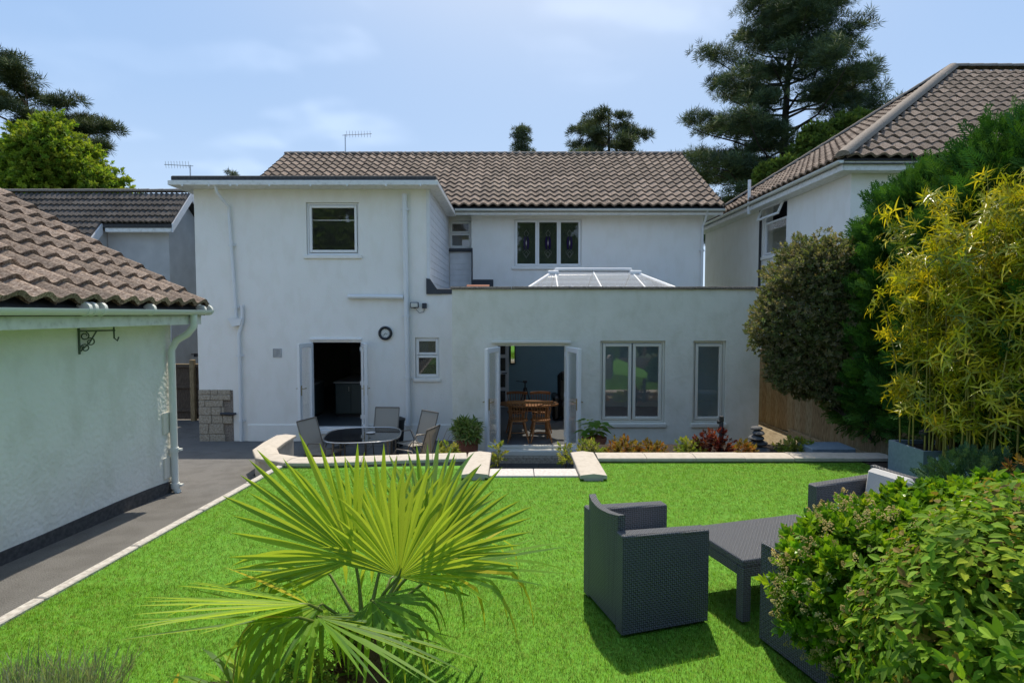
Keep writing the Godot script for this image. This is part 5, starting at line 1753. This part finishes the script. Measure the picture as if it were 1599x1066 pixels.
func palm() -> void:
	var t = thing("fan_palm", "young fan palm with large pleated green leaves growing at the lawn's near edge", "palm", V(-.84, 0, -2.98))
	var tr = MB.new()
	tr.tube([V(0, -.05, 0), V(.0, .1, 0), V(.03, .25, 0), V(.06, .36, -.01)], [.14, .13, .10, .05], 12)
	part(tr, "trunk", M.fibre, t)
	var fb = MB.new()
	for i in 210:
		var a = rnd(0, TAU)
		var y = rnd(.0, .36)
		var d = V(cos(a), 0, sin(a))
		var r = lerpf(.14, .07, y / .36)
		blade(fb, d * r * .8 + V(.04 * y, y, 0), d * (r + rnd(.02, .09)) + V(.04 * y, y + rnd(-.08, .16), 0), V(-sin(a), .3, cos(a)).normalized(), rnd(.006, .016))
	part(fb, "fibre", M.fibre, t)
	for i in 10:
		var a = i * 2.4
		var m = MB.new()
		m.tube([V(cos(a) * .06, .1 + .02 * i, sin(a) * .06), V(cos(a) * .12, .26 + .02 * i, sin(a) * .12)], [.022, .014], 6)
		part(m, "leaf_stub", M.fibre, t)
	var o = t.position
	var r = V(.06, .34, 0)
	var g = [M.palm_green, M.palm_green, M.palm_lime]
	# large upright leaf
	frond(t, r, V(-.60, 0.66, -2.95) - o, V(.26, .92, -.12), V(.05, .10, 1), 3.0, .58, 27, .03, [M.palm_green, M.palm_lime, M.palm_green, M.palm_lime, M.palm_deep], .16, 0.0, .52)
	# leaf behind it to the left
	frond(t, r + V(-.03, 0, -.02), V(-.86, 0.71, -3.05) - o, V(-.82, .55, -.10), V(.12, .15, 1), 2.1, .80, 22, .04, [M.palm_green, M.palm_deep, M.palm_lime], .12)
	# pale back leaf
	frond(t, r + V(.03, 0, -.04), V(-.50, 0.73, -3.28) - o, V(.22, .9, -.45), V(.1, .45, .9), 2.5, .58, 24, .04, [M.palm_pale, M.palm_pale, M.palm_green], .10)
	# leaf rising on the right, and one between the two upright leaves
	frond(t, r + V(.03, 0, -.02), V(-.48, 0.70, -3.08) - o, V(.80, .58, -.1), V(-.1, .25, 1), 1.9, .64, 20, .05, [M.palm_green, M.palm_deep, M.palm_lime], .12)
	frond(t, r + V(0, 0, -.03), V(-.72, 0.71, -3.14) - o, V(-.08, .96, -.25), V(0, .3, 1), 2.3, .58, 22, .03, [M.palm_green, M.palm_lime, M.palm_deep], .12)
	# short dark leaves hanging over the stalks
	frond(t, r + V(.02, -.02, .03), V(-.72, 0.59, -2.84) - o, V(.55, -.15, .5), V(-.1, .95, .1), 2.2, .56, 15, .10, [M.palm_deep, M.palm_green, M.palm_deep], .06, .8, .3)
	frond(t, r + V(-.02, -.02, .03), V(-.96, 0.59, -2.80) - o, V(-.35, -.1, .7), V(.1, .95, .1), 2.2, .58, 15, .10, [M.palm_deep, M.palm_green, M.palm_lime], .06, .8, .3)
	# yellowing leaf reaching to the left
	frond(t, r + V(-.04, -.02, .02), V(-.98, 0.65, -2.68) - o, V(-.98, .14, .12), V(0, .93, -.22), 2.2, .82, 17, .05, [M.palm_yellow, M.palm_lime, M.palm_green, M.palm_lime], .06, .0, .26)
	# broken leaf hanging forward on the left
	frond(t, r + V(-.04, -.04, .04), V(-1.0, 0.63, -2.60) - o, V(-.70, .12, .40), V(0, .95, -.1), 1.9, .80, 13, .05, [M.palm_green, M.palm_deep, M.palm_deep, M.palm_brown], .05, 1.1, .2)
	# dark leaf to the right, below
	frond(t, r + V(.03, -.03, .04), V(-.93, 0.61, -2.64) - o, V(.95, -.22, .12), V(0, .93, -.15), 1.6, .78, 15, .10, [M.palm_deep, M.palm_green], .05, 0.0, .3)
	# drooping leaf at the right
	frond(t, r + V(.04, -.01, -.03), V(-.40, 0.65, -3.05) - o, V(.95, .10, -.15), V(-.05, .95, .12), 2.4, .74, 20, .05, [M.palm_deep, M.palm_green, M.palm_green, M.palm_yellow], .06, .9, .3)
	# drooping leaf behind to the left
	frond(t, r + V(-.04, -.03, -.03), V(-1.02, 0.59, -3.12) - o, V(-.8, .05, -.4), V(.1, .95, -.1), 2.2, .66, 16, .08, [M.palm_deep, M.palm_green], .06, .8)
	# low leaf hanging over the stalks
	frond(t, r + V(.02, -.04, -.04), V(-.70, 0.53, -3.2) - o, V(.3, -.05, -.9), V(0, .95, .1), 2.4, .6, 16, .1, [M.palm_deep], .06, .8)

# rattan armchair, its front along +x, its width along z
func armchair_parts(c: Node3D) -> void:
	for s in [-1.0, 1.0]:
		var m = MB.new()
		m.cbox(V(.0, .012, s * .255), V(.63, .02, .09), .004)
		m.prism([V(-.315, .0, s * .255 - .044), V(.315, .0, s * .255 - .044), V(.315, .60, s * .255 - .044), V(-.315, .628, s * .255 - .044)], V(0, 0, .088))
		part(m, "arm_panel", M.rattan, c)
		var cap = MB.new()
		cap.cbox(V(0, .615, s * .255), V(.636, .03, .094), .01, Basis(Vector3.BACK, -.044))
		part(cap, "arm_rest", M.rattan, c)
	# backrest, leaning out and hollowed
	var b = MB.new()
	var n = 8
	for i in n:
		var q1 = float(i) / n * 2.0 - 1.0
		var q2 = float(i + 1) / n * 2.0 - 1.0
		var f = func(q: float, top: bool, front: bool) -> Vector3:
			var x = -.315 + (.05 if front else 0.0) + .035 * (q * q) * (1.0 if top else .0) - (.03 if top else 0.0)
			return V(x + (0.03 if front and not top else 0.0), (.745 - .02 * (1.0 - q * q)) if top else .02, q * (.205 if not top else .225))
		var fa: Vector3 = f.call(q1, false, false)
		var fb: Vector3 = f.call(q2, false, false)
		var fc: Vector3 = f.call(q2, true, false)
		var fd: Vector3 = f.call(q1, true, false)
		var ga: Vector3 = f.call(q1, false, true)
		var gb: Vector3 = f.call(q2, false, true)
		var gc: Vector3 = f.call(q2, true, true)
		var gd: Vector3 = f.call(q1, true, true)
		var mid = (fa + gc) * .5
		b.flat(fa, fb, fc, fd, mid); b.flat(ga, gb, gc, gd, mid); b.flat(fd, fc, gc, gd, mid)
		if i == 0: b.flat(fa, fd, gd, ga, mid)
		if i == n - 1: b.flat(fb, fc, gc, gb, mid)
	part(b, "backrest", M.rattan, c)
	var s2 = MB.new()
	s2.cspan(V(-.25, .24, -.208), V(.30, .30, .208), .01)
	s2.cspan(V(.275, .05, -.208), V(.30, .24, .208), .006)
	part(s2, "seat", M.rattan, c)
	var cu = MB.new(); cu.cbox(V(.03, .375, 0), V(.53, .14, .41), .04)
	part(cu, "cushion", M.cushion, c)
	for s in [[-1, -1], [1, -1], [-1, 1], [1, 1]]:
		var f2 = MB.new(); f2.cbox(V(s[0] * .29, .001, s[1] * .255), V(.035, .02, .05), .004)
		part(f2, "foot", M.rubber, c)

func furniture() -> void:
	var turn = atan2(.18, .608)
	var c = thing("rattan_armchair", "dark grey rattan armchair standing alone with its back to the palm", "armchair", V(.912, .02, -3.874), turn, "rattan garden set")
	armchair_parts(c)
	copy(c, V(1.93, .02, -3.26), turn + PI / 2, "dark grey rattan armchair half hidden behind the glossy hedge")
	var d = copy(c, V(2.87, .02, -4.50), turn + PI, "dark grey rattan armchair with pale back cushion across the table")
	var bc = MB.new(); bc.cbox(V(-.20, .56, 0), V(.11, .36, .38), .04, Basis(Vector3.BACK, .16))
	part(bc, "back_cushion", M.cushion, d)
	var t = thing("rattan_table", "low dark grey rattan coffee table on the turf", "table", V(1.903, .02, -4.08), turn, "rattan garden set")
	var tt = MB.new(); tt.cbox(V(0, .395, 0), V(1.0, .05, .62), .008)
	part(tt, "table_top", M.rattan, t)
	var ap = MB.new()
	for s in [-1.0, 1.0]:
		ap.cbox(V(0, .335, s * .29), V(.86, .07, .03), .004); ap.cbox(V(s * .48, .335, 0), V(.03, .07, .48), .004)
	part(ap, "apron", M.rattan, t)
	for s in [[-1, -1], [1, -1], [-1, 1], [1, 1]]:
		var l = MB.new(); l.cbox(V(s[0] * .463, .185, s[1] * .273), V(.068, .368, .068), .006)
		part(l, "leg", M.rattan, t)

# sling chair, its front along +z
func sling_chair(c: Node3D) -> void:
	for s in [-1.0, 1.0]:
		var f = MB.new()
		f.tube([V(s * .25, 0, .26), V(s * .25, .40, .25), V(s * .25, .41, .22), V(s * .25, .385, -.18), V(s * .25, .50, -.25), V(s * .25, .97, -.40)], .013, 6)
		f.tube([V(s * .27, 0, -.30), V(s * .27, .42, -.20), V(s * .275, .60, -.12), V(s * .275, .62, .16), V(s * .27, .5, .24), V(s * .27, .02, .27)], .012, 6)
		part(f, "side_frame", M.taupe_metal, c)
	var top = MB.new(); top.tube([V(-.25, .97, -.40), V(.25, .97, -.40)], .012, 6)
	part(top, "top_rail", M.taupe_metal, c)
	var pts = [V(0, .405, .24), V(0, .39, .05), V(0, .385, -.16), V(0, .43, -.225), V(0, .52, -.262), V(0, .75, -.332), V(0, .965, -.402)]
	for k in 2:
		var sl = MB.new()
		for i in ([0, 1, 2] if k == 0 else [3, 4, 5]):
			var a: Vector3 = pts[i]
			var b: Vector3 = pts[i + 1]
			var o = V(0, b.z - a.z, -(b.y - a.y)).normalized()
			sl.quad(a - V(.243, 0, 0), a + V(.243, 0, 0), b + V(.243, 0, 0), b - V(.243, 0, 0), o)
		part(sl, ["seat_sling", "back_sling"][k], M.sling, c)

func patio_set() -> void:
	var y = -.858
	var t = thing("patio_table", "rounded smoked glass patio table inside the curved wall", "table", V(-2.72, y, -10.3), 0.15)
	var e = []
	for i in 32:
		var a = TAU * i / 32
		var r = .66 / pow(pow(absf(cos(a)), 3.2) + pow(absf(sin(a)), 3.2), 1.0 / 3.2)
		e.append(V(cos(a) * r, .70, sin(a) * r))
	var tg = MB.new(); tg.prism(e, V(0, .008, 0))
	part(tg, "glass_top", M.pane_smoke, t)
	var rim = MB.new()
	var rp = []
	for p in e: rp.append(p * V(1.015, 1, 1.015) + V(0, .003, 0))
	rp.append(rp[0])
	rim.tube(rp, .014, 6, false)
	part(rim, "rim", M.steel, t)
	for s in [[-1, -1], [1, -1], [-1, 1], [1, 1]]:
		var l = MB.new(); l.tube([V(s[0] * .50, 0, s[1] * .50), V(s[0] * .46, .68, s[1] * .46)], .02, 8)
		part(l, "leg", M.taupe_metal, t)
	var pl = MB.new(); pl.lathe([Vector2(0, .712), Vector2(.07, .712), Vector2(.085, .722), Vector2(0, .724)], 16, V(.12, 0, -.1))
	part(pl, "parasol_collar", M.cushion, t)
	var c = thing("sling_chair", "taupe sling chair left of the glass table, beside the curved wall end", "chair", V(-3.42, y, -10.25), deg_to_rad(68), "sling chairs round the patio table")
	sling_chair(c)
	copy(c, V(-2.62, y, -11.35), deg_to_rad(-4), "taupe sling chair behind the glass table, in front of the open kitchen door")
	copy(c, V(-1.90, y, -10.95), deg_to_rad(-42), "taupe sling chair beside the black bin, right of the glass table")
	copy(c, V(-1.72, y, -9.75), deg_to_rad(-108), "sunlit taupe sling chair seen edge on, nearest the dry grass")
	var b = thing("bin", "small black bin against the white wall below the clock", "bin", V(-2.55, y, -12.45))
	var bb = MB.new(); bb.lathe([Vector2(0, 0), Vector2(.14, 0), Vector2(.18, .55), Vector2(.19, .56)], 20)
	part(bb, "body", M.black, b)
	var lid = MB.new(); lid.lathe([Vector2(.195, .56), Vector2(.195, .60), Vector2(.10, .64), Vector2(0, .645)], 20)
	part(lid, "lid", M.black, b)

func pot(at: Vector3, called: String, label: String, plant: Callable) -> void:
	var t = thing(called, label, "potted plant", at)
	var p = MB.new()
	p.lathe([Vector2(0, 0), Vector2(.15, 0), Vector2(.205, .56), Vector2(.225, .56), Vector2(.23, .64), Vector2(.205, .64), Vector2(.2, .60), Vector2(0, .59)], 24)
	part(p, "pot", M.terracotta, t)
	plant.call(t)

func antenna(label: String, at: Vector3, ln: float, hgt: float, dir: float) -> void:
	var t = thing("aerial", label, "aerial", at)
	var m = MB.new(); m.tube([Vector3.ZERO, V(0, hgt, 0)], .02, 6)
	part(m, "mast", M.steel, t)
	var b = MB.new(); b.tube([V(-.1 * dir, hgt - .03, 0), V(ln * dir, hgt + .02, 0)], .012, 5)
	part(b, "boom", M.steel, t)
	for i in 9:
		var e = MB.new()
		var x = ln * dir * (i + .5) / 9
		e.tube([V(x, hgt - .10, -.02), V(x, hgt + .12, .02)], .006, 4)
		part(e, "element", M.steel, t)

func small_things() -> void:
	# clock
	var k = thing("wall_clock", "round black rimmed clock on the white wall", "clock", V(-2.893, 1.612, -12.985))
	var R90 = Basis(Vector3.RIGHT, PI / 2)
	var rim = MB.new(); rim.lathe([Vector2(.10, -.01), Vector2(.155, -.01), Vector2(.16, .03), Vector2(.13, .05), Vector2(.10, .03)], 32, Vector3.ZERO, R90)
	part(rim, "rim", M.black, k)
	var face = MB.new(); face.lathe([Vector2(.105, .015), Vector2(0, .015)], 32, Vector3.ZERO, R90)
	part(face, "face", M.clock_face, k)
	for i in 12:
		var a = TAU * i / 12
		var m = MB.new(); m.cbox(V(sin(a) * .085, cos(a) * .085, .018), V(.006, .018, .004), .001, Basis(Vector3.BACK, -a))
		part(m, "hour_mark", M.black, k)
	for q in [[2.05, .055], [3.75, .07]]:
		var m = MB.new(); m.cbox(V(sin(q[0]) * q[1] * .5, cos(q[0]) * q[1] * .5, .022), V(.009, q[1], .004), .001, Basis(Vector3.BACK, -q[0]))
		part(m, "hand", M.black, k)
	var fl = thing("floodlight", "small square security floodlight beside the white waste pipe", "lamp", V(-2.21, 2.25, -12.99))
	var fb = MB.new(); fb.cbox(V(0, 0, .09), V(.19, .13, .05), .01, Basis(Vector3.RIGHT, .25)); fb.cbox(V(0, -.05, .03), V(.05, .05, .07), .006)
	part(fb, "housing", M.black, fl)
	var fg = MB.new(); fg.cbox(V(0, .002, .118), V(.155, .095, .012), .003, Basis(Vector3.RIGHT, .25))
	part(fg, "lens", M.clock_face, fl)
	var jb = MB.new(); jb.cbox(V(0, 0, .03), V(.10, .12, .06), .008)
	var jn = one(jb, "junction_box", M.lead, "small dark junction box on the wall right of the floodlight", "box", V(-1.995, 2.235, -12.995))
	var cb = MB.new(); cb.tube([V(0, -.05, .02), V(-.02, -.14, .015), V(-.12, -.16, .012), V(-.19, -.08, .03)], .005, 5)
	part(cb, "cable", M.rubber, jn)
	var rt = thing("ridge_tile_stack", "stray brown ridge tile lying on the flat roof", "roof tile", V(-.85, 2.43, -13.9))
	var rm = MB.new()
	rm.lathe([Vector2(.13, 0), Vector2(.15, .0), Vector2(.15, .55), Vector2(.13, .55)], 14, V(-.25, .18, 0), Basis(Vector3.BACK, -PI / 2))
	part(rm, "tile", M.terracotta, rt)
	var rs = MB.new(); rs.cbox(V(0, .04, 0), V(.5, .08, .2), .01)
	part(rs, "support", M.mortar, rt)
	antenna("tall television aerial on the main roof ridge", V(-5.98, 7.65, -20.7), .95, .82, 1.0)
	antenna("television aerial behind the left corner of the flat roof", V(-10.62, 4.4, -19.0), .85, 2.55, -1.0)
	# pots by the doors
	pot(V(-.82, -.858, -10.4), "potted_plant", "terracotta pot of variegated leaves left of the garden doors", func(t):
		var pb = MB.new(); pb.cspan(V(-.18, 0, -.18), V(.18, .001, .18), .0004)
		var pos = shell([[V(0, .74, 0), V(.22, .18, .22)]], 200, .8, .1, 3.0, [.8, 1.2], .7, .4)
		scatter(t, "foliage", rosette(7, .15, .03, 1.2, .04, .3, .5), M.leaf_soft, pos, colours(pos.size(), [Color(.24, .33, .09), Color(.42, .46, .22), Color(.16, .26, .06)], .25))
	)
	pot(V(1.52, -.858, -10.4), "potted_plant", "terracotta pot of broad dark green leaves right of the garden doors", func(t):
		for i in 30:
			var m = MB.new()
			var a = i * 2.4
			var l = rnd(.16, .24)
			var up = rnd(.1, .36)
			var out = rnd(.02, .2)
			add_leaf(m, V(cos(a) * out, .62 + up, sin(a) * out), V(cos(a), .15, sin(a)), V(-cos(a) * .2, 1, -sin(a) * .2), l, l * .72, .15, .45, .4)
			part(m, "leaf", M.palm_deep, t)
		part(stems(V(0, .58, 0), [[V(0, .84, 0), V(.2, .14, .2)]], 22, .005), "stem", M.petiole, t)
	)
	# bed below the casements
	var sr = rosette(8, .055, .026, 1.4, .05)
	var yg = [Color(.30, .33, .06), Color(.22, .29, .05), Color(.38, .38, .12)]
	var og = [Color(.36, .16, .04), Color(.32, .22, .05), Color(.22, .17, .04)]
	var rd = [Color(.10, .018, .02), Color(.16, .03, .02), Color(.24, .06, .03), Color(.07, .03, .025)]
	for a in [[1.22, -.08, .20, .17, yg, "yellow green bush at the foot of the broad leaved pot", 130], [1.72, -.06, .24, .17, og, "orange tipped low shrub under the double casement", 150], [2.14, -.08, .20, .15, og, "second orange tipped low shrub under the double casement, nearer the red shrub", 120], [2.70, -.06, .20, .17, yg, "yellow green bush left of the dark red shrub", 130], [3.06, .0, .27, .25, rd, "dark red leaved shrub between the two casements", 190], [3.55, -.08, .18, .14, og, "small orange red shrub by the black bollard", 90], [4.35, -.05, .28, .16, yg, "yellow green bush beside the stone stack", 160], [-.95, -.08, .22, .16, yg, "yellow green flowering bush in front of the variegated pot", 130], [-.22, -.02, .08, .18, yg, "straggly yellow green seedling at the steps' left wall", 30], [.78, -.06, .08, .16, yg, "straggly yellow green seedling at the steps' right wall", 30]]:
		var z = -8.62 if a[0] > 1 else -8.35
		shrub("bed_plant", a[5], "plant", V(a[0], -.12 if absf(a[0] - .3) > .8 else -.5, z), [[V(a[0], a[1], z), V(a[2], a[3], .2)]], sr, M.leaf_soft, a[6], a[4], .7, .15, 3.0, [.7, 1.3], .6, .5, 10, .004)
	var dg = thing("dry_grass", "tuft of dry straw coloured grass stems beside the patio table", "plant", V(-1.35, -.858, -9.4))
	for i in 12:
		var m = MB.new()
		var a = rnd(0, TAU)
		var l = rnd(.6, 1.0)
		m.tube([Vector3.ZERO, V(cos(a) * .08, l * .5, sin(a) * .05), V(cos(a) * .32, l, sin(a) * .1)], [.006, .005, .003], 5)
		part(m, "grass_stem", M.straw, dg)
	# stone stack
	var cs = thing("stone_stack", "stack of flat dark stones in the bed by the extension's corner", "cairn", V(3.85, -.12, -8.85))
	var y = .0
	for r in [[.22, .10], [.17, .10], [.15, .09], [.13, .08], [.10, .07]]:
		var m = MB.new()
		var pr = []
		for i in 7:
			var a = -PI / 2 + PI * i / 6
			pr.append(Vector2(maxf(0, cos(a)) * r[0], r[1] * .5 + sin(a) * r[1] * .5))
		m.lathe(pr, 11, V(rnd(-.02, .02), y, rnd(-.02, .02)), Basis(Vector3.UP, rnd(0, 3)) * Basis.from_scale(V(1, 1, rnd(.7, .9))))
		part(m, "flat_stone", M.cairn, cs)
		y += r[1] * .93
	var bo = thing("bollard_light", "slim dark post light standing in the bed below the narrow casement", "lamp", V(3.24, -.12, -8.72))
	var bp = MB.new(); bp.tube([V(0, 0, 0), V(0, .50, 0)], .032, 12)
	part(bp, "post", M.lead, bo)
	var bt = MB.new(); bt.cbox(V(0, .55, 0), V(.06, .09, .06), .01); bt.cbox(V(-.04, .50, 0), V(.05, .05, .05), .008)
	part(bt, "head", M.black, bo)
	# planters
	for a in [[V(4.92, .0, -7.35), V(5.5, .40, -6.72), "blue grey square planter with the spotlight, at the bamboo's far end"], [V(4.98, .0, -6.60), V(5.55, .36, -5.75), "blue grey square planter nearer the hedge, at the bamboo's foot"]]:
		var c: Vector3 = (a[0] + a[1]) * .5
		var t = thing("planter", a[2], "planter", V(c.x, 0.012, c.z), 0, "bamboo planters")
		var s: Vector3 = a[1] - a[0]
		var m = MB.new()
		wall(m, V(-s.x * .5, s.y, s.z * .5), Vector3.RIGHT, Vector3.UP, s.x, s.z, s.y, [[.035, s.x - .035, .035, s.z - .035]], Vector3.FORWARD)
		part(m, "box", M.planter_blue, t)
		var so = MB.new(); so.span(V(-s.x * .5 + .036, .0, -s.z * .5 + .036), V(s.x * .5 - .036, s.y - .05, s.z * .5 - .036))
		part(so, "soil", M.soil, t)
	var sp = thing("spotlight", "black garden spotlight standing in the planter", "lamp", V(5.05, .36, -6.85))
	var sm = MB.new(); sm.tube([V(0, 0, 0), V(0, .16, 0)], .012, 6)
	part(sm, "spike", M.black, sp)
	var sh = MB.new(); sh.lathe([Vector2(0, -.09), Vector2(.05, -.09), Vector2(.06, .07), Vector2(.055, .08), Vector2(0, .07)], 14, V(0, .2, 0), Basis(Vector3.BACK, .5))
	part(sh, "head", M.black, sp)
